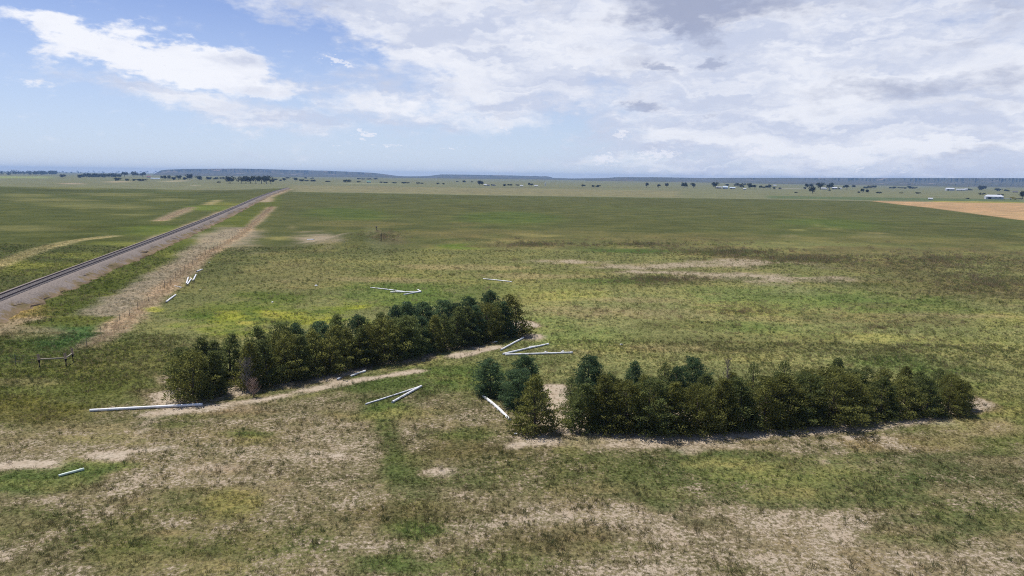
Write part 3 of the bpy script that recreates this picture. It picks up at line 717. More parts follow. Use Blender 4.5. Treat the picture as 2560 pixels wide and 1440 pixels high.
def chip(px, py, s, label):
    c = ground(px, py); v = []; r_ = random.Random(px)
    for k in range(7):
        a = k * 2 * math.pi / 7; v.append((math.cos(a) * s * r_.uniform(.6, 1.1), math.sin(a) * s * r_.uniform(.5, 1), 0.02 + r_.uniform(0, .05)))
    top = [(x * .6, y * .6, s * r_.uniform(.35, .6)) for x, y, z in v]
    n = 7; vv = v + top
    f = [(i, (i + 1) % n, n + (i + 1) % n, n + i) for i in range(n)] + [tuple(range(n, 2 * n)), tuple(range(n))[::-1]]
    o = mesh_obj('pipe_fragment', vv, f, white); o.location = c; tag(o, label, 'debris', 'white debris scraps')
chip(1365, 880, .22, 'small white scrap above the level fan pipe')
chip(1407, 880, .30, 'larger white scrap above the right part of the level fan pipe')
chip(790, 715, .38, 'white scrap in the dry grass left of the green patch')
chip(1290, 1085, .16, 'white scrap at the left foot of the lone olive cedar')
chip(1553, 862, .25, 'white scrap in the grass above the right windbreak')
chip(681, 756, .25, 'white scrap above the yellow-green patch')
chip(524, 656, .22, 'small white scrap right of the tan weed strip')
chip(501, 725, .18, 'tiny white scrap right of the upright-looking pipe pieces')
chip(1012, 757, .28, 'white scrap below the arrow-shaped pipes')

# ------------------------------------------------------------------ posts by the mound
pp = ground(952.5, 602)
o = MB().tube([(0, 0, -.3), (.04, 0, 1.2), (.07, 0, 2.6)], [.14, .13, .12], 10).build('wooden_post', wood, None, True); o.location = pp; tag(o, 'dark leaning wooden post right of the grassy mound', 'post')
MB().tube([(.30, 0, 2.15), (.05, 0, 2.15)], .05, 6).build('crosspiece', wood, o)
pp = ground(941, 576)
o = MB().tube([(0, 0, -.3), (0, 0, 1.0)], .10, 10).build('valve_riser', steel, None, True); o.location = pp; tag(o, 'dark riser with a wide cap behind the grassy mound', 'valve')
MB().tube([(0, 0, .98), (0, 0, 1.15), (0, 0, 1.45), (0, 0, 1.55)], [.12, .28, .40, .34], 14).build('cap', steel, o, True)

# ------------------------------------------------------------------ windbreak trees
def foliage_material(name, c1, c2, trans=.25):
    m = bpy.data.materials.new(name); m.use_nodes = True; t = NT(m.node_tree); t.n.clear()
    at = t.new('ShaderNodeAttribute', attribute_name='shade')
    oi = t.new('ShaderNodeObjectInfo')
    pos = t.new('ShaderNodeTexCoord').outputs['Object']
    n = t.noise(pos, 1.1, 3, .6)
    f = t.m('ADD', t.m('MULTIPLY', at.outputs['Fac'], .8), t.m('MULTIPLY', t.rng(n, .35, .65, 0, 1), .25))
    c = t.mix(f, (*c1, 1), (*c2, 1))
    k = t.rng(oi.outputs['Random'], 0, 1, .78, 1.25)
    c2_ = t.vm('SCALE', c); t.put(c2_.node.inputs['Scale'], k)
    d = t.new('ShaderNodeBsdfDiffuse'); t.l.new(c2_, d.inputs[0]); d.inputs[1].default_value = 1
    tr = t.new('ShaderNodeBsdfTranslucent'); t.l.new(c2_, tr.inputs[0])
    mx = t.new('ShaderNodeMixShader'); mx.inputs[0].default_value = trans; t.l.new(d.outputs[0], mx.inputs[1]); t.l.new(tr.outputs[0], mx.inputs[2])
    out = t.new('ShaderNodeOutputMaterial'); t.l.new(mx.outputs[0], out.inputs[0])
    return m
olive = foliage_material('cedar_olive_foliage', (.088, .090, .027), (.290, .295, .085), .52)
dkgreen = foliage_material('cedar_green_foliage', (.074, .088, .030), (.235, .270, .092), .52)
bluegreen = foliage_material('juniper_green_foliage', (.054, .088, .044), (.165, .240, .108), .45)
bark = plain('cedar_bark', (0.11, 0.085, 0.065), .95, .3, 7); deadwood = plain('dead_grey_wood', (0.30, 0.26, 0.22), .95, .2, 6)

def quads_mesh(name, C, D, Wd, Ln, shade, mat):
    """leaf rhombs: centre base C, axis D, width vector Wd, length Ln"""
    n = len(C)
    tip = C + D * Ln[:, None]; mid = C + D * (Ln * .45)[:, None]
    V = np.stack([C, mid + Wd, tip, mid - Wd], 1).reshape(-1, 3)
    me = bpy.data.meshes.new(name)
    me.vertices.add(4 * n); me.vertices.foreach_set('co', V.ravel())
    me.loops.add(4 * n); me.loops.foreach_set('vertex_index', np.arange(4 * n))
    me.polygons.add(n); me.polygons.foreach_set('loop_start', np.arange(0, 4 * n, 4)); me.polygons.foreach_set('loop_total', np.full(n, 4))
    me.update()
    a = me.attributes.new('shade', 'FLOAT', 'POINT'); a.data.foreach_set('value', np.repeat(shade, 4))
    me.materials.append(mat)
    return me
def unit(v): return v / np.maximum(np.linalg.norm(v, axis=1), 1e-6)[:, None]
def cedar_mesh(seed, h, r, shape, mat, nb=58, sub=4, per=30, leaf=.205):
    """boughs carrying separate dense clumps of sprays, lit on top and dark below"""
    rs = np.random.RandomState(seed); C, D, L, SH = [], [], [], []
    lob = rs.rand(4) * 6.28; lean = rs.normal(size=2) * .05
    for i in range(nb):
        t = (i + rs.rand()) / nb
        az_ = i * 2.399963 + rs.normal() * .45
        if shape == 'cone': prof = min(1, t / .16 + .5) ** .6 * (1 - t) ** .62
        elif shape == 'ragged': prof = min(1, t / .15 + .5) ** .6 * (1 - t ** 1.8) ** .8 * .92
        else: prof = min(1, t / .25 + .55) ** .6 * math.sqrt(max(0, 1 - t ** 2.6)) * .95
        bl = r * prof * (.62 + .50 * rs.rand()) * (1 + .2 * math.sin(2 * az_ + lob[0] + 4 * t)) * (1.25 if rs.rand() < .12 else 1) + .10
        up = .22 + .70 * t + .18 * rs.normal()
        d = np.array([math.cos(az_), math.sin(az_), up]); d /= np.linalg.norm(d)
        st = np.array([lean[0] * t * h, lean[1] * t * h, max(t * h * .93 + .22 - up * bl * .4, .12)])
        side = np.array([-d[1], d[0], 0]); bt = rs.rand()
        ns = max(1, int(round(sub * (.35 + .85 * prof))))
        for q in range(ns):
            s = .40 + .60 * (q + rs.rand()) / ns; cb = rs.rand()
            rad = (.20 + .16 * rs.rand()) * (1.1 - .35 * t)
            cc = st + d * bl * s + side * rs.normal() * .22 * bl * (1.2 - s)
            k = per; v = unit(rs.normal(size=(k, 3))); v[:, 2] = np.abs(v[:, 2]) * np.where(rs.rand(k) < .8, 1, -1)
            c = cc + v * rad * (.55 + .45 * rs.rand(k, 1)) * np.array([1, 1, .75]); c[:, 2] = np.maximum(c[:, 2], .04)
            C.append(c); D.append(unit(d * .55 + np.array([0, 0, .35]) + v * .9 + rs.normal(size=(k, 3)) * .2))
            L.append(leaf * (.55 + .7 * rs.rand(k)) * (1 - .2 * t))
            SH.append(np.clip(-.05 + .25 * s + .20 * bt + .42 * cb + .22 * v[:, 2] + rs.normal(size=k) * .08, 0, 1))  # light put into leaf colour: clump tops and bough tips paler
    for i in range(16):     # low skirt of boughs resting on the ground
        az_ = i * 2.399963 + .3; bl = r * (.55 + .4 * rs.rand()); d = np.array([math.cos(az_), math.sin(az_), .10])
        for q in range(3):
            cc = np.array([0, 0, .12 + .35 * rs.rand()]) + d * bl * (.45 + .28 * q); k = per; v = unit(rs.normal(size=(k, 3)))
            c = cc + v * .28 * (.5 + .5 * rs.rand(k, 1)) * np.array([1, 1, .7]); c[:, 2] = np.maximum(c[:, 2], .03)
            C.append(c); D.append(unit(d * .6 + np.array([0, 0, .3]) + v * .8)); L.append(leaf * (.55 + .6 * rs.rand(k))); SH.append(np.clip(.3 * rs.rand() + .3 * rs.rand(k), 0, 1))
    k = 40      # leader
    zz_ = .78 + .20 * rs.rand(k)
    C.append(np.stack([lean[0] * h + rs.normal(size=k) * .35 * (1.0 - zz_), lean[1] * h + rs.normal(size=k) * .35 * (1.0 - zz_), h * zz_], 1)); D.append(unit(np.array([[0, 0, 1.0]] * k) + rs.normal(size=(k, 3)) * .5)); L.append(leaf * (.6 + .5 * rs.rand(k))); SH.append(.4 + .3 * rs.rand(k))
    C, D, L, SH = np.concatenate(C), np.concatenate(D), np.concatenate(L), np.concatenate(SH)
    Wd = unit(np.cross(D, rs.normal(size=D.shape))) * (L * .21)[:, None]
    return quads_mesh('crown', C, D, Wd, L, SH, mat)
def trunk_mesh(seed, h, r0, mat, limbs=9):
    rs = random.Random(seed); m = MB()
    m.tube([(0, 0, -.2), (.01, .01, h * .3), (0, .02, h * .6), (0, 0, h * .93)], [r0, r0 * .8, r0 * .5, r0 * .12], 8)
    for i in range(limbs):
        t = .1 + .75 * i / limbs; a = i * 2.4; l = .9 * (1 - t) + .25
        m.tube([(0, 0, h * t), (math.cos(a) * l * .5, math.sin(a) * l * .5, h * t + l * .3), (math.cos(a) * l, math.sin(a) * l, h * t + l * .75)], [r0 * .35, r0 * .22, r0 * .08], 5)
    return m.mesh('trunk', mat, True)
CR = {}
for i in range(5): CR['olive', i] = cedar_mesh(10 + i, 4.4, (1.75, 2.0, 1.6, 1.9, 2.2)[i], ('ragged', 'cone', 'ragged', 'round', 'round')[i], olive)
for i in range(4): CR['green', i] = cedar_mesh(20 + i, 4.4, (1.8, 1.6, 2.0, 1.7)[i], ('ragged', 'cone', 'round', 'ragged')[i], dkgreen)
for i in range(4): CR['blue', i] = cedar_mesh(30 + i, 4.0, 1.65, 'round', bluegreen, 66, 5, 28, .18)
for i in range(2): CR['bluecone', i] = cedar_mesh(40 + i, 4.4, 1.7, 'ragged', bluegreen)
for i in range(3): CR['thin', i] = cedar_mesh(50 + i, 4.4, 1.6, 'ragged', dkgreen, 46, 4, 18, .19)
TK = [trunk_mesh(60 + i, 4.1, .11, bark) for i in range(3)]
tr_ = random.Random(21)
def tree(px, py, hgt, kind, label, group=None, wide=1.0, var=None, name='cedar_tree', at=None, cat='cedar tree'):
    p = at if at is not None else ground(px, py)
    e = empty(name, p, tr_.uniform(0, 6.28)); n = sum(1 for k in CR if k[0] == kind)
    v = tr_.randrange(n) if var is None else var
    s = hgt / (4.0 if kind == 'blue' else 4.4)
    c = link('crown', CR[kind, v], e); c.scale = (s * wide * tr_.uniform(.93, 1.07), s * wide * tr_.uniform(.93, 1.07), s)
    t = link('trunk', TK[tr_.randrange(3)], e); t.scale = (s, s, s)
    e.rotation_euler = (tr_.uniform(-.05, .05), tr_.uniform(-.05, .05), e.rotation_euler.z)
    tag(e, label, cat, group)
    return e
# left windbreak: front and back rows
LF0, LF1 = ground(492, 998), ground(1290, 836)
row_d = (LF1 - LF0); row_l = row_d.length; row_u = row_d.normalized(); row_n = Vector((-row_u.y, row_u.x, 0))
NF = 25
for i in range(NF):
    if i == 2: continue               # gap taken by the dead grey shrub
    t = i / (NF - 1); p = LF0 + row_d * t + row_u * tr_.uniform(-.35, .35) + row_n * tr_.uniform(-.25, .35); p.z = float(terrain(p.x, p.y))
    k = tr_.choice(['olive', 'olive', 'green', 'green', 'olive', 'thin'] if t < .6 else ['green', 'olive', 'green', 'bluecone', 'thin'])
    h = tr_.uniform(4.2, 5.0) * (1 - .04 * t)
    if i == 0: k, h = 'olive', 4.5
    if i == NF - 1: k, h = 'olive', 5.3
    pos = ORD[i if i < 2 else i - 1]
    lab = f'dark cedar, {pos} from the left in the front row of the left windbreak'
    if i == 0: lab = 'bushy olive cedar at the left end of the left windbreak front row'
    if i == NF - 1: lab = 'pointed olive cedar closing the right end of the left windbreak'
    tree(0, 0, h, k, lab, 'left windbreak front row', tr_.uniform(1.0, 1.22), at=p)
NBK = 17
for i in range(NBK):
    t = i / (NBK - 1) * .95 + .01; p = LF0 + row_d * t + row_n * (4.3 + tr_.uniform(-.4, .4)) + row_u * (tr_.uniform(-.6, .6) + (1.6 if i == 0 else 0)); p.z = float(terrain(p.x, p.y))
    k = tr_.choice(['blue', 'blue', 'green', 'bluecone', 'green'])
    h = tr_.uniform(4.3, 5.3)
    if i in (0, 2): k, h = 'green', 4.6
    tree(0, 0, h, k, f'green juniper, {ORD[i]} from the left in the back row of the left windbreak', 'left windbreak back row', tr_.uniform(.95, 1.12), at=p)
tree(455, 968, 3.9, 'green', 'low dark juniper on the far left corner of the left windbreak', None, 1.05)
# lone group in the middle
tree(1226, 985, 3.4, 'blue', 'round green juniper, leftmost of the lone cluster between the windbreaks', None, 1.35, 0, 'juniper_tree', cat='juniper tree')
tree(1312, 985, 3.7, 'blue', 'round green juniper standing behind the others in the lone cluster', None, 1.25, 1, 'juniper_tree', cat='juniper tree')
tree(1296, 1015, 3.35, 'blue', 'bluish green juniper in the middle of the lone cluster', None, 1.40, 2, 'juniper_tree', cat='juniper tree')
tree(1338, 1078, 4.5, 'olive', 'olive cone-shaped cedar in front of the lone cluster', None, 1.02, 1)
# right windbreak
RB = [(1470, 1012, 4.4, 'blue', 1.15), (1425, 1028, 3.2, 'thin', .95), (1580, 1005, 3.9, 'bluecone', .95), (1655, 1005, 3.8, 'thin', 1.0), (1735, 1003, 4.1, 'blue', .95),
      (1690, 1010, 3.4, 'blue', .9), (1880, 1005, 3.7, 'thin', .95), (1955, 1000, 3.8, 'thin', 1.0), (2085, 1000, 4.0, 'green', .95), (2160, 995, 3.1, 'thin', 1.1), (2260, 990, 3.0, 'olive', 1.0), (2340, 985, 2.7, 'thin', 1.1),
      (1530, 1030, 3.6, 'green', 1.2), (1620, 1035, 3.5, 'olive', 1.2), (1760, 1035, 3.7, 'green', 1.2), (1830, 1030, 3.5, 'olive', 1.25), (1930, 1028, 3.6, 'green', 1.2), (2020, 1022, 3.6, 'olive', 1.2), (2120, 1016, 3.5, 'green', 1.25), (2195, 1012, 3.3, 'olive', 1.25), (2290, 1008, 3.0, 'green', 1.3), (2375, 1000, 2.5, 'olive', 1.3)]
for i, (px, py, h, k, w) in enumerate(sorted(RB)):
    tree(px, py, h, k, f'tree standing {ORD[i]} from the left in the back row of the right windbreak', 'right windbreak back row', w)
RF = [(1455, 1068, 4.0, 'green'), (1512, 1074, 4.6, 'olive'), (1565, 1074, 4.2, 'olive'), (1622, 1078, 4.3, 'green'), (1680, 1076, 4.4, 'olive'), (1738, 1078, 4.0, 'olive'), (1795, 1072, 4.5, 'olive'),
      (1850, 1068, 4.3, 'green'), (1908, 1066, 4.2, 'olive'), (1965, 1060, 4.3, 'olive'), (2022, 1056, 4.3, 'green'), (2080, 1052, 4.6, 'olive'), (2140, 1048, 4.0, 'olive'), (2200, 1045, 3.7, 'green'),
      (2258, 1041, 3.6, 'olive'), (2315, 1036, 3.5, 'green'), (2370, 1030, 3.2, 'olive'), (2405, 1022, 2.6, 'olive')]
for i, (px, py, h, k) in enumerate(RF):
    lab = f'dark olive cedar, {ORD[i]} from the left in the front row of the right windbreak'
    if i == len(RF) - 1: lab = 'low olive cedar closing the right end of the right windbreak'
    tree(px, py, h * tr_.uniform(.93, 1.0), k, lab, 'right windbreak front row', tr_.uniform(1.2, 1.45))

# dead shrubs: bare grey branches
def dead_tree(px, py, h, spread, label, seed, n=46, mat=deadwood, at=None):
    rs = random.Random(seed); p = ground(px, py) if at is None else at
    e = empty('dead_tree', p); tag(e, label, 'dead tree')
    MB().tube([(0, 0, -.2), (.03, 0, h * .4), (0, .03, h * .95)], [.07, .05, .012], 7).build('trunk', mat, e, True)
    for i in range(n):
        t = .12 + .8 * i / n; a = i * 2.4 + rs.uniform(-.3, .3); l = spread * (1 - .55 * t) * rs.uniform(.7, 1.2)
        u = rs.uniform(.5, 1.3) * l
        m = MB(); b0 = Vector((0, 0, h * t)); b1 = Vector((math.cos(a) * l * .55, math.sin(a) * l * .55, h * t + u * .4)); b2 = Vector((math.cos(a) * l, math.sin(a) * l, h * t + u))
        m.tube([b0, b1, b2], [.022, .015, .006], 4)
        for q in range(7):
            s = b0.lerp(b1, rs.uniform(.3, 1)) if q < 3 else b1.lerp(b2, rs.uniform(0, .9))
            m.tube([s, s + Vector((rs.uniform(-.22, .22), rs.uniform(-.22, .22), rs.uniform(.1, .38)))], [.011, .005], 3)
        m.build('branch', mat, e)
dead_tree(618, 978, 3.2, .95, 'bare grey dead shrub among the left windbreak front cedars', 3)
dead_tree(634, 992, 1.7, .75, 'low brownish dead brush at the foot of the grey dead shrub', 5, 30, plain('brown_dead_wood', (.30, .21, .16), .95))
dead_tree(1812, 1030, 5.2, .55, 'dead-topped cedar poking bare twigs above the right windbreak', 7, 40, plain('dark_dead_wood', (.17, .14, .12), .95))

# ------------------------------------------------------------------ distant trees
cot = [foliage_material('cottonwood_foliage', (.035, .050, .022), (.075, .095, .042)), foliage_material('dark_cottonwood_foliage', (.022, .034, .018), (.045, .060, .030)), foliage_material('grey_elm_foliage', (.060, .068, .042), (.11, .12, .075))]
def crown_far(seed, mat, w=1.0, n=620):
    rs = np.random.RandomState(seed); blobs = [(rs.uniform(-.28, .28) * w, rs.uniform(-.28, .28) * w, rs.uniform(.42, .78), rs.uniform(.18, .30)) for _ in range(8)]
    C = []
    for b in blobs:
        v = rs.normal(size=(n // 8, 3)); v = unit(v) * (rs.rand(n // 8, 1) ** .4); C.append(np.array(b[:3]) + v * b[3] * np.array([1, 1, .85]))
    C = np.concatenate(C); D = unit(rs.normal(size=C.shape)); L = .07 + .07 * rs.rand(len(C)); Wd = unit(np.cross(D, rs.normal(size=D.shape))) * (L * .45)[:, None]
    return quads_mesh('crown', C, D, Wd, L, rs.rand(len(C)), mat)
FC = [crown_far(70 + i, cot[i % 3], 1.0 if i < 4 else 1.5) for i in range(7)]
def far_trunk(seed):
    rs = random.Random(seed); m = MB().tube([(0, 0, -.05), (.01, 0, .3), (0, .01, .6)], [.045, .035, .018], 6)
    for i in range(4):
        a = i * 1.57 + rs.uniform(0, 1); m.tube([(0, 0, .25 + .05 * i), (math.cos(a) * .14, math.sin(a) * .14, .5 + .04 * i)], [.022, .01], 4)
    return m.mesh('trunk', bark)
FT = [far_trunk(i) for i in range(2)]
fr = random.Random(77)
def far_tree(px, py, hp, wp, label, group=None, v=None, name='deciduous_tree'):
    p = ground(px, py); d = math.hypot(p.x, p.y); m_ = math.sqrt(d * d + H * H) / F
    e = empty(name, p, fr.uniform(0, 6.28)); k = fr.randrange(7) if v is None else v
    c = link('crown', FC[k], e); t = link('trunk', FT[k % 2], e)
    hh, ww = hp * m_ * 1.1, wp * m_ * 1.1
    c.scale = (ww, ww, hh); t.scale = (ww * .9, ww * .9, hh)
    if hp <= wp * .75: c.location.z = -hh * .2
    tag(e, label, 'tree', group)
def cluster(lst, phrase, group):
    lst = sorted(lst)
    for i, a in enumerate(lst):
        far_tree(*a, f'far tree, {ORD[i]} from left {phrase}', group)
cluster([(157, 443.5, 8, 14), (202, 444.5, 9, 12), (295, 452, 8, 14), (317, 452, 6, 8), (335, 452.5, 5, 9), (355, 453, 6, 20), (312, 443, 11, 10), (335, 443, 12, 12), (357, 442, 10, 13)], 'in the scattered group on the far left', 'trees on the far left')
cluster([(410, 449, 8, 9), (420, 450, 10, 12), (434, 450, 9, 12), (447, 450, 10, 12), (461, 450, 8, 11), (475, 450.5, 14, 14), (498, 450, 11, 16), (522, 449, 8, 12), (540, 449, 7, 10), (555, 449, 7, 10)], 'in the line left of the dark grove', 'trees left of the dark grove')
far_tree(575, 458.5, 16, 21, 'single dark tree left of the dark grove by the railway', None, 1)
far_tree(548, 458, 5, 8, 'small shrub left of the single dark tree by the railway', None, 4)
cluster([(603, 459, 15, 17), (615, 459, 17, 18), (627, 459, 15, 17), (640, 459.5, 17, 18), (654, 459.5, 16, 18), (667, 459.5, 18, 19), (677, 459.5, 14, 12)], 'in the dark grove beyond the railway', 'dark grove beyond the railway')
cluster([(690, 453, 6, 7), (702, 453, 5, 8), (711, 453, 7, 9), (738, 453.5, 8, 10), (753, 454, 7, 12), (766, 454, 5, 8), (783, 454, 6, 13), (820, 455, 4, 12), (865, 456, 8, 17), (897, 456, 4, 9)], 'in the straggling row right of the dark grove', 'trees right of the dark grove')
cluster([(897, 449, 5, 7), (908, 449, 4, 7), (924, 449, 4, 12), (940, 449, 5, 9), (720, 446.5, 4, 10), (735, 446.5, 3, 9), (765, 447, 5, 9), (780, 447, 4, 9)], 'in the faint row under the left mesa', 'faint trees under the left mesa')
cluster([(952, 457, 4, 7), (963, 458, 4, 12), (985, 458.5, 4, 12), (1008, 459, 5, 13), (1020, 459, 4, 8), (1045, 460, 5, 8), (1055, 460, 4, 7), (1095, 461, 5, 7), (1108, 461, 4, 7)], 'in the low row left of the small farmhouses', 'low trees left of the small farmhouses')
cluster([(1143, 455, 3, 6), (1160, 456, 6, 8), (1180, 456, 3, 6), (1199, 463, 11, 14), (1206, 463, 9, 8), (1232, 464.5, 5, 9), (1262, 465, 6, 9), (1275, 465, 6, 10), (1293, 465, 5, 8), (1323, 466, 9, 5), (1329, 466, 7, 8)], 'around the small farmhouses at the centre horizon', 'trees around the centre farmhouses')
cluster([(1456, 467, 7, 11), (1484, 468, 6, 9), (1494, 468, 7, 11)], 'of the three small trees right of the water tower', 'trees right of the water tower')
cluster([(1617, 469, 12, 10), (1646, 469, 8, 10), (1667, 468, 10, 9), (1710, 470, 13, 15), (1733, 470, 11, 14), (1788, 471, 14, 15)], 'in the widely spaced row left of the pale farm sheds', 'spaced trees left of the farm sheds')
cluster([(1818, 465, 6, 10), (1843, 468, 10, 10), (1853, 471, 10, 11), (1859, 465, 7, 7), (1875, 473, 14, 12), (1887, 473, 10, 11), (1900, 472, 7, 8), (1909, 472, 5, 6), (1915, 472, 7, 6), (1925, 473, 10, 10), (1936, 473, 6, 8), (1950, 473, 5, 10)], 'among the pale farm sheds', 'trees among the farm sheds')
far_tree(2031, 483.5, 15, 15, 'nearest dark tree standing alone before the twin trees', None, 1)
cluster([(2012, 473, 6, 8), (2023, 473, 12, 14)], 'of the two left of the big twin trees', 'trees left of the twin trees')
far_tree(2051, 474, 15, 17, 'left one of the big twin trees flanking a white house', None, 0)
far_tree(2074, 474, 15, 16, 'right one of the big twin trees flanking a white house', None, 3)
cluster([(2095, 474, 4, 8), (2117, 474, 10, 13), (2132, 472, 8, 8), (2165, 472, 6, 9), (2175, 472, 7, 8), (2185, 472, 7, 8)], 'right of the twin trees', 'trees right of the twin trees')
cluster([(1990, 482.5, 3, 10), (2074, 477.5, 4, 8), (2146, 482, 4, 7), (2157, 482.5, 9, 7), (2167, 483, 8, 8), (2199, 484, 5, 11), (2253, 484, 3, 7), (2295, 484.5, 4, 10)], 'among the low shrubs in front of the twin trees', 'low shrubs before the twin trees')
cluster([(2228, 472, 5, 9), (2236, 472, 6, 8), (2250, 471, 4, 9), (2263, 472, 4, 9), (2275, 472, 7, 13), (2286, 472, 5, 8), (2272, 464, 4, 5)], 'in the clump left of the white barn', 'clump left of the white barn')
far_tree(2454, 475.5, 12, 18, 'wide dark tree standing alone right of the white barn', None, 2)
cluster([(2419, 476, 5, 9), (2426, 476, 4, 7), (2495, 478, 7, 11), (2517, 478.5, 5, 10), (2455, 487, 5, 9), (2500, 489, 4, 9), (2420, 497.5, 3, 9)], 'in the low shrubs around the lone wide tree', 'shrubs around the lone wide tree')
far_tree(2556, 498, 16, 13, 'grey tree cut by the right edge behind the yellow box', None, 2)

# masses of trees nobody could count on the left horizon
def woodland(name, spans, label, n, seed, hp):
    rs = np.random.RandomState(seed); C, D, L = [], [], []
    for (x0, x1, y0, y1) in spans:
        for k in range(n):
            px, py = rs.uniform(x0, x1), rs.uniform(y0, y1); p = ground(px, py); m_ = math.hypot(p.x, p.y) / F
            hh = hp * m_ * rs.uniform(.6, 1.2); q = 60
            v = unit(rs.normal(size=(q, 3))) * rs.rand(q, 1) ** .4 * np.array([hh * .65, hh * .65, hh * .5]); C.append(np.array([p.x, p.y, p.z + hh * .5]) + v)
            L.append(hh * (.14 + .14 * rs.rand(q))); D.append(unit(rs.normal(size=(q, 3))))
    C, D, L = np.concatenate(C), np.concatenate(D), np.concatenate(L); Wd = unit(np.cross(D, rs.normal(size=D.shape))) * (L * .45)[:, None]
    o = bpy.data.objects.new(name, quads_mesh(name, C, D, Wd, L, rs.rand(len(C)), cot[1])); COL.objects.link(o); tag(o, label, 'woodland', kind='stuff')
woodland('woodland', [(-160, 62, 434, 437.5), (66, 116, 434, 437.2), (125, 140, 434.5, 436)], 'dark belt of distant woods along the far left horizon', 46, 1, 6)
woodland('woodland', [(208, 302, 441, 443.8)], 'dark strip of distant woods left of the mesa', 60, 2, 7)
woodland('woodland', [(-200, 420, 430.0, 433.5)], 'hazy scrub along the left skyline', 110, 3, 3)

# ------------------------------------------------------------------ distant buildings
w_wall = plain('white_metal_siding', (.48, .49, .50), .6, .06, 1); g_roof = plain('pale_metal_roof', (.56, .58, .62), .45, .06, 1, .3); d_roof = plain('grey_shingle_roof', (.16, .15, .15), .9, .15, 1)
b_wall = plain('pale_blue_siding', (.50, .58, .66), .7, .08, 1); gr_roof = plain('green_metal_roof', (.14, .30, .20), .6, .08, 1); dk = plain('dark_opening', (.03, .03, .035), .6, .1, 1)
br_wall = plain('brown_siding', (.22, .17, .14), .9, .1, 1)
def building(px, py, wp, hp, label, wall=w_wall, roof=g_roof, depth=.7, rz=0.0, cat='barn', name='barn', hip=False, roof_frac=.42):
    p = ground(px, py); m_ = math.hypot(p.x, p.y) / F; w, h = wp * m_ * .88, hp * m_ * .95; d = w * depth; hw = h * (1 - roof_frac)
    e = empty(name, p, math.atan2(-p.x, p.y) + rz); tag(e, label, cat)
    MB().box(-w / 2, w / 2, -d / 2, d / 2, -.5, hw).build('wall', wall, e)
    o_ = .3; ins = w * .12 if hip else 0
    v = [(-w / 2 - o_, -d / 2 - o_, hw), (w / 2 + o_, -d / 2 - o_, hw), (w / 2 + o_, d / 2 + o_, hw), (-w / 2 - o_, d / 2 + o_, hw), (-w / 2 - o_ + ins, 0, h), (w / 2 + o_ - ins, 0, h)]
    v = [(a, b, c + .004) for a, b, c in v]
    mesh_obj('roof', v, [(0, 1, 5, 4), (2, 3, 4, 5), (1, 2, 5), (3, 0, 4), (3, 2, 1, 0)], roof, e)
    MB().box(-w * .38, -w * .38 + min(3.4, w * .25), -d / 2 - .05, -d / 2 + .02, 0, hw * .8).build('door', dk, e)
    for k in (.02, .26): MB().box(w * k, w * k + min(1.4, w * .12), -d / 2 - .05, -d / 2 + .02, hw * .42, hw * .72).build('window', dk, e)
building(2484, 498, 34, 9.5, 'large white metal barn with pale roof beyond the tan field', depth=.5, hip=True, rz=.25)
building(2374, 476.5, 17, 6, 'white barn left of the lone wide tree', rz=.3)
building(2396, 476.5, 9, 4, 'small white shed right of the white barn', rz=.1, cat='shed', name='shed')
building(2407, 476.5, 9, 4, 'pale blue shed beside the small white shed', b_wall, cat='shed', name='shed')
building(2415, 476, 6, 4, 'tiny white house at the right end of the row of sheds', cat='house', name='house')
building(2326, 499, 9, 4, 'small white hut alone beyond the tan field edge', cat='hut', name='hut')
building(2060, 473.5, 13, 4.2, 'low white house between the twin trees', cat='house', name='house')
building(2086, 473, 12, 5, 'pale house right of the twin trees', w_wall, g_roof, cat='house', name='house')
building(2101, 473, 6, 3.5, 'little white shed right of the pale house', cat='shed', name='shed')
building(1937, 465.5, 7, 3.2, 'white shed on the plain above the farm sheds', cat='shed', name='shed')
building(1797, 471, 14, 4.5, 'open brown farm shed with pale roof', br_wall, g_roof, cat='shed', name='farm_shed')
building(1813, 472, 13, 6.5, 'big pale blue farm shed', b_wall, b_wall, cat='shed', name='farm_shed')
building(1831, 472, 14, 4.2, 'long low pale shed right of the big blue shed', w_wall, b_wall, cat='shed', name='farm_shed')
building(1862, 474, 7, 3, 'small white trailer house under the farm trees', cat='house', name='trailer_house')
building(372, 443.8, 9, 3.5, 'white house with red-brown roof on the far left', w_wall, plain('red_roof', (.25, .1, .08), .8), cat='house', name='house')
building(388, 448, 20, 3, 'long low pale blue shed left of the tree line', b_wall, b_wall, cat='shed', name='shed')
building(922, 456.5, 11, 4.5, 'farmhouse with a green roof under the left mesa', w_wall, gr_roof, cat='house', name='farmhouse')
building(785, 452.5, 7, 2.5, 'tiny white shed in the row right of the dark grove', cat='shed', name='shed')
building(1213, 464, 8, 4, 'small white farmhouse right of the dark centre tree', cat='house', name='farmhouse')
building(1221, 465, 7, 4, 'second small white farmhouse near the centre tree', w_wall, d_roof, cat='house', name='farmhouse')
building(1235, 465, 9, 3.5, 'grey-roofed house right of the small white farmhouses', w_wall, d_roof, cat='house', name='farmhouse')
building(1304, 466, 8, 3.5, 'pale house left of the slim poplar pair', cat='house', name='farmhouse')
building(1340, 466, 9, 3.5, 'low pale house left of the water tower', cat='house', name='farmhouse')
building(2538, 481, 10, 3, 'brown low house near the right edge', br_wall, d_roof, cat='house', name='house')

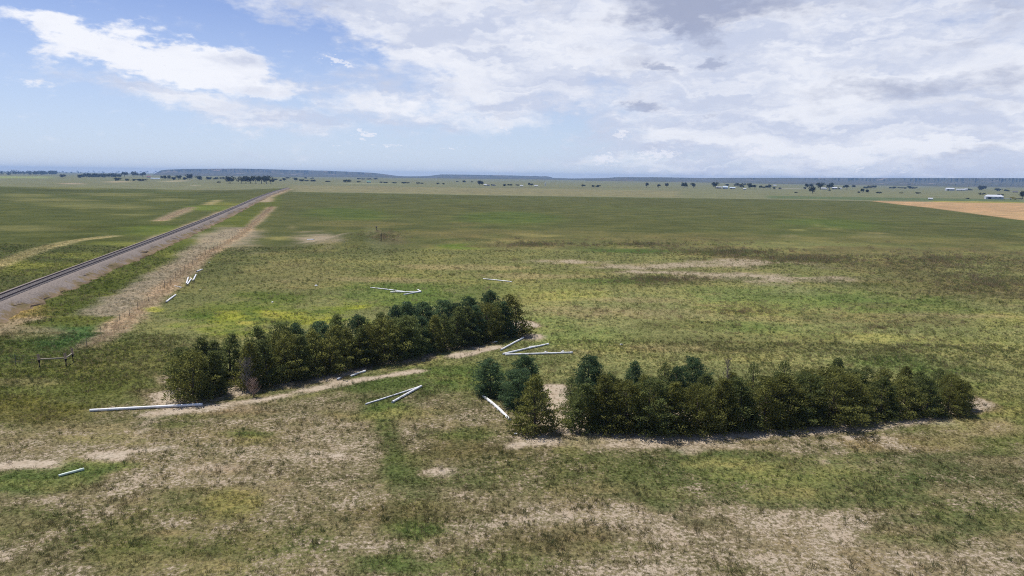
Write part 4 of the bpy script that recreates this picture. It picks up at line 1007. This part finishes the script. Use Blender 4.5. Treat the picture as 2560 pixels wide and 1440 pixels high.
def water_tower(px, py, hp):
    p = ground(px, py); m_ = math.hypot(p.x, p.y) / F; h = hp * m_
    e = empty('water_tower', p); tag(e, 'white water tower on the plain at the centre horizon', 'water tower')
    n, k = 16, 8; v, f = [], []; R_ = h * .24
    for j in range(k + 1):
        a = math.pi * j / k
        for i in range(n): t = 2 * math.pi * i / n; v.append((R_ * math.sin(a) * math.cos(t), R_ * math.sin(a) * math.sin(t), h * .78 + R_ * .85 * math.cos(a)))
    for j in range(k):
        for i in range(n): f.append((j * n + i, j * n + (i + 1) % n, (j + 1) * n + (i + 1) % n, (j + 1) * n + i))
    mesh_obj('tank', v, f, g_roof, e, True)
    for i in range(4):
        t = math.pi / 4 + i * math.pi / 2; MB().tube([(math.cos(t) * R_ * 1.1, math.sin(t) * R_ * 1.1, -.3), (math.cos(t) * R_ * .8, math.sin(t) * R_ * .8, h * .72)], h * .025, 6).build('leg', g_roof, e)
    MB().tube([(0, 0, -.3), (0, 0, h * .6)], h * .06, 8).build('riser', g_roof, e)
water_tower(1363, 465, 8)
# farm vehicles beyond the tan field
yel = plain('yellow_paint', (.62, .45, .10), .5, .08, 1); cream = plain('cream_paint', (.70, .66, .55), .5, .08, 1)
def vehicle(px, py, wp, hp, label, name, cat, mat, cab):
    p = ground(px, py); m_ = math.hypot(p.x, p.y) / F; w, h = wp * m_, hp * m_ * 1.08
    e = empty(name, p, math.atan2(-p.x, p.y)); tag(e, label, cat); wr = h * .16; d = 2.4
    if cab:
        MB().box(-w / 2, w * .22, -d / 2, d / 2, wr * 1.3, h).build('body', mat, e)
        MB().box(w * .25, w / 2, -d / 2 + .1, d / 2 - .1, wr * 1.3, h * .8).build('cab', mat, e)
        MB().box(w * .40, w * .503, -d / 2 + .2, d / 2 - .2, h * .5, h * .72).build('windscreen', dk, e)
    else:
        MB().box(-w / 2, w / 2, -d / 2, d / 2, h * .45, h * .7).build('bed', mat, e)
        MB().box(-w / 2, -w * .45, -d / 2, d / 2, h * .704, h).build('headboard', mat, e)
        MB().tube([(w / 2, 0, h * .5), (w / 2 + 1.6, 0, h * .4)], .08, 6).build('hitch', dk, e)
    for sx in (-.32, .33):
        for sy in (-1, 1): MB().tube([(w * sx, sy * (d / 2 - .3), wr), (w * sx, sy * (d / 2 + .02), wr)], wr, 12).build('wheel', dk, e)
vehicle(2519, 499, 14, 3.2, 'long cream flatbed trailer right of the large white barn', 'flatbed_trailer', 'trailer', cream, False)
vehicle(2532, 499, 10, 5, 'yellow box truck right of the large white barn', 'box_truck', 'truck', yel, True)
vehicle(2546, 499, 13, 4, 'dark farm trailer right of the yellow box truck', 'farm_trailer', 'trailer', dk, False)

# ------------------------------------------------------------------ grass, weeds and brush: stuff
def blade_mesh(name, seed, n, h, spread, w, lean, mat):
    rs = np.random.RandomState(seed)
    a = rs.rand(n) * 6.28; r = rs.rand(n) ** .6 * spread
    C = np.stack([np.cos(a) * r, np.sin(a) * r, np.full(n, -.01)], 1)
    D = unit(np.stack([np.cos(a) * lean * rs.rand(n), np.sin(a) * lean * rs.rand(n), np.ones(n)], 1) + rs.normal(size=(n, 3)) * np.array([.18, .18, 0]))
    L = h * (.5 + .7 * rs.rand(n)); Wd = unit(np.cross(D, rs.normal(size=D.shape))) * w
    return quads_mesh(name, C, D, Wd, L, rs.rand(n), mat)
def tuft_material():
    m = bpy.data.materials.new('tuft_blades'); m.use_nodes = True; t = NT(m.node_tree); t.n.clear()
    at = t.new('ShaderNodeAttribute', attribute_name='tint'); at.attribute_type = 'INSTANCER'
    sh = t.new('ShaderNodeAttribute', attribute_name='shade')
    c = t.vm('SCALE', at.outputs['Color']); t.put(c.node.inputs['Scale'], t.rng(sh.outputs['Fac'], 0, 1, .75, 1.25))
    d = t.new('ShaderNodeBsdfDiffuse'); t.l.new(c, d.inputs[0]); tr = t.new('ShaderNodeBsdfTranslucent'); t.l.new(c, tr.inputs[0])
    mx = t.new('ShaderNodeMixShader'); mx.inputs[0].default_value = .45; t.l.new(d.outputs[0], mx.inputs[1]); t.l.new(tr.outputs[0], mx.inputs[2])
    out = t.new('ShaderNodeOutputMaterial'); t.l.new(mx.outputs[0], out.inputs[0]); return m
tuft_m = tuft_material()
def template(name, *a):
    return bpy.data.objects.new(name, blade_mesh(name, *a, tuft_m))
def scatter(name, pts, tint, size, temps, label, cat, seed):
    n = len(pts); me = bpy.data.meshes.new(name); me.vertices.add(n); me.vertices.foreach_set('co', np.asarray(pts, np.float32).ravel())
    a = me.attributes.new('tint', 'FLOAT_COLOR', 'POINT'); a.data.foreach_set('color', np.concatenate([tint, np.ones((n, 1))], 1).astype(np.float32).ravel())
    a = me.attributes.new('size', 'FLOAT', 'POINT'); a.data.foreach_set('value', np.asarray(size, np.float32))
    o = bpy.data.objects.new(name, me); COL.objects.link(o); tag(o, label, cat, kind='stuff')
    ng = bpy.data.node_groups.new(name, 'GeometryNodeTree')
    ng.interface.new_socket('Geometry', in_out='INPUT', socket_type='NodeSocketGeometry'); ng.interface.new_socket('Geometry', in_out='OUTPUT', socket_type='NodeSocketGeometry')
    N = ng.nodes; L = ng.links
    gi, go = N.new('NodeGroupInput'), N.new('NodeGroupOutput')
    g2i = N.new('GeometryNodeGeometryToInstance')
    for t in reversed(temps):
        oi = N.new('GeometryNodeObjectInfo'); oi.inputs['Object'].default_value = t; oi.inputs['As Instance'].default_value = True; L.new(oi.outputs['Geometry'], g2i.inputs[0])
    src = N.new('GeometryNodeJoinGeometry')
    for t in reversed(temps):
        oi = N.new('GeometryNodeObjectInfo'); oi.inputs['Object'].default_value = t; oi.inputs['As Instance'].default_value = True; L.new(oi.outputs['Geometry'], src.inputs[0])
    N.remove(g2i)
    ip = N.new('GeometryNodeInstanceOnPoints'); ip.inputs['Pick Instance'].default_value = True
    L.new(gi.outputs[0], ip.inputs['Points']); L.new(src.outputs[0], ip.inputs['Instance'])
    ri = N.new('FunctionNodeRandomValue'); ri.data_type = 'INT'; ri.inputs[4].default_value = 0; ri.inputs[5].default_value = len(temps) - 1; ri.inputs['Seed'].default_value = seed
    L.new(ri.outputs[2], ip.inputs['Instance Index'])
    rr = N.new('FunctionNodeRandomValue'); rr.data_type = 'FLOAT_VECTOR'; rr.inputs[0].default_value = (-.15, -.15, 0); rr.inputs[1].default_value = (.15, .15, 6.28); rr.inputs['Seed'].default_value = seed + 1
    L.new(rr.outputs[0], ip.inputs['Rotation'])
    na = N.new('GeometryNodeInputNamedAttribute'); na.data_type = 'FLOAT'; na.inputs[0].default_value = 'size'; L.new(na.outputs[0], ip.inputs['Scale'])
    L.new(ip.outputs[0], go.inputs[0])
    md = o.modifiers.new('scatter', 'NODES'); md.node_group = ng
    return o
RS = np.random.RandomState(123)
def frustum_points(n, y0, y1, power=1.0, spread=.86):
    u = RS.rand(n); y = (y0 ** power + u * (y1 ** power - y0 ** power)) ** (1 / power)
    x = (RS.rand(n) * 2 - 1) * (spread * y + 6); return x, y
grass_t = [template('tuft', 1, 14, .15, .10, .010, .8), template('tuft', 2, 18, .20, .13, .010, .7), template('tuft', 3, 12, .11, .12, .012, 1.2), template('tuft', 4, 10, .30, .08, .008, .5)]
def make_grass():
    x1, y1 = frustum_points(190000, 26, 85, 1.4); x2, y2 = frustum_points(80000, 85, 190, 1.2)
    x, y = np.concatenate([x1, x2]), np.concatenate([y1, y2])
    col, bare = paint(x, y)
    nz = fbm(x / 1.1, y / 1.1, 3, 91); nz2 = fbm(x / 4, y / 4, 3, 93)
    keep = RS.rand(len(x)) < np.clip((1.05 - bare * 1.05) * (.25 + 1.5 * np.clip(nz - .25, 0, 1)), 0, 1)
    # nothing on the embankment
    rxp = np.interp(y, path[:, 1], path[:, 0]); keep &= np.abs(x - rxp - .2) > 4.4
    x, y, col, bare, nz2 = x[keep], y[keep], col[keep], bare[keep], nz2[keep]
    n = len(x); d = np.hypot(x, y)
    dry = (RS.rand(n) < np.clip(.22 + .5 * bare + (nz2 - .5) * .8, .03, .8))[:, None]
    tint = np.where(dry, col * .55 + STRAW * .8, col * np.array([1.1, 1.16, .98])) * (1 + (RS.rand(n, 1) - .5) * np.clip(1.25 - d / 130, .35, .9)[:, None])
    size = (.45 + .65 * RS.rand(n)) * (.6 + .9 * nz2) * np.clip(d / 75, .9, 1.9) * np.where(bare > .5, .8, 1.0)
    pts = np.stack([x, y, terrain(x, y)], 1)
    scatter('grass', pts, tint, size, grass_t, 'short dry and green grass tufts over the near field', 'grass', 11)
make_grass()
weed_t = [template('weed', 5, 46, .42, .30, .012, 1.1), template('weed', 6, 40, .34, .34, .012, 1.5), template('weed', 7, 34, .55, .24, .010, .8)]
def along(pts_px, width, dens):
    q = [ground(*p) for p in pts_px]; X_, Y_ = [], []
    for a, b in zip(q[:-1], q[1:]):
        L = (b - a).length; k = int(L * dens); t = RS.rand(k); nn = np.array([-(b - a).y, (b - a).x]) / L; o = RS.normal(size=k) * width
        X_.append(a.x + (b - a).x * t + nn[0] * o); Y_.append(a.y + (b - a).y * t + nn[1] * o)
    return np.concatenate(X_), np.concatenate(Y_)
def make_weeds():
    xs, ys, ts = [], [], []
    for pts, w, dn, c in [([(285, 825), (330, 790), (400, 735), (450, 690), (520, 635), (600, 590), (640, 555), (680, 517)], .9, 9, DRY), ([(0, 765), (110, 725), (230, 680), (360, 615), (440, 580), (520, 548)], 1.0, 11, DRY),
                          ([(280, 780), (330, 740), (400, 700), (480, 640), (530, 600), (600, 570)], 1.8, 4, GREYW), ([(0, 660), (110, 620), (180, 603), (280, 590)], .8, 8, S(166, 156, 112)), ([(400, 552), (440, 535), (480, 518)], 1.2, 7, DRY), ([(215, 870), (295, 822)], .7, 9, DRY)]:
        x, y = along(pts, w, dn); xs.append(x); ys.append(y); ts.append(np.tile(c, (len(x), 1)))
    x, y, t = np.concatenate(xs), np.concatenate(ys), np.concatenate(ts); n = len(x)
    scatter('dry_weeds', np.stack([x, y, terrain(x, y)], 1), t * (1.35 + .9 * RS.rand(n, 1)), .35 + .5 * RS.rand(n), weed_t, 'tan dead weeds heaped along the fence and embankment', 'weeds', 21)
make_weeds()
bunch_t = [template('bunch', 15, 30, .34, .12, .010, .7), template('bunch', 16, 26, .26, .15, .011, 1.0), template('bunch', 17, 20, .45, .09, .008, .5)]
def make_bunchgrass():
    x, y = frustum_points(13000, 27, 100, 1.3); col, bare = paint(x, y); nz = fbm(x / 6, y / 6, 4, 71)
    keep = (RS.rand(len(x)) < np.clip((nz - .38) * 4.0, 0, 1) * np.clip(1.2 - bare, 0, 1)); rxp = np.interp(y, path[:, 1], path[:, 0]); keep &= np.abs(x - rxp) > 5
    x, y, col = x[keep], y[keep], col[keep]; n = len(x)
    k = RS.rand(n, 1)
    tint = np.where(k < .45, S(84, 98, 58), np.where(k < .75, S(112, 104, 72), S(150, 138, 98))) * (.9 + .6 * RS.rand(n, 1)) * .7 + col * .4
    scatter('bunchgrass', np.stack([x, y, terrain(x, y)], 1), tint, .55 + .8 * RS.rand(n) ** 1.5, bunch_t, 'taller olive and straw bunchgrass clumps dotting the near field', 'grass', 41)
make_bunchgrass()
def make_brush():
    xs, ys, sz = [], [], []
    for (px, py, rx_, ry_, k) in [(1330, 612, 120, 9, 260), (1600, 612, 330, 13, 420), (1830, 632, 170, 10, 620), (2000, 650, 160, 11, 620), (1650, 700, 150, 13, 480), (2340, 650, 330, 28, 700), (2480, 710, 260, 40, 520), (1500, 780, 700, 120, 420), (2200, 820, 450, 80, 420), (1850, 780, 300, 40, 260), (2300, 1000, 280, 60, 60), (960, 590, 70, 16, 160)]:
        t = RS.rand(k) * 6.28; r = np.abs(RS.normal(size=k)) * .6
        p = ground_many(px + np.cos(t) * r * rx_, py + np.sin(t) * r * ry_); xs.append(p[:, 0]); ys.append(p[:, 1])
    x, y = np.concatenate(xs), np.concatenate(ys); n = len(x)
    cb = np.where((RS.rand(n) < .55)[:, None], S(134, 120, 90), S(120, 124, 78)) * (1.2 + .9 * RS.rand(n, 1))
    scatter('brush', np.stack([x, y, terrain(x, y)], 1), cb, (.7 + 1.3 * RS.rand(n) ** 2) * np.clip(np.hypot(x, y) / 150, .7, 1.3), weed_t, 'brown and olive weed clumps scattered over the middle field', 'brush', 31)
make_brush()

# ------------------------------------------------------------------ haze
hz = MB().box(-9300, 9300, -9300, 9300, -20, 63).build('haze', None)
hm = bpy.data.materials.new('haze_air'); hm.use_nodes = True; T_ = NT(hm.node_tree); T_.n.clear()
pv = T_.new('ShaderNodeVolumePrincipled'); pv.inputs['Color'].default_value = (.37, .60, 1.0, 1); pv.inputs['Density'].default_value = 1.0e-4; pv.inputs['Anisotropy'].default_value = 0.0
ov = T_.new('ShaderNodeOutputMaterial'); T_.l.new(pv.outputs[0], ov.inputs['Volume'])
hz.data.materials.append(hm); tag(hz, 'thin blue summer haze over the plain', 'haze', kind='stuff')
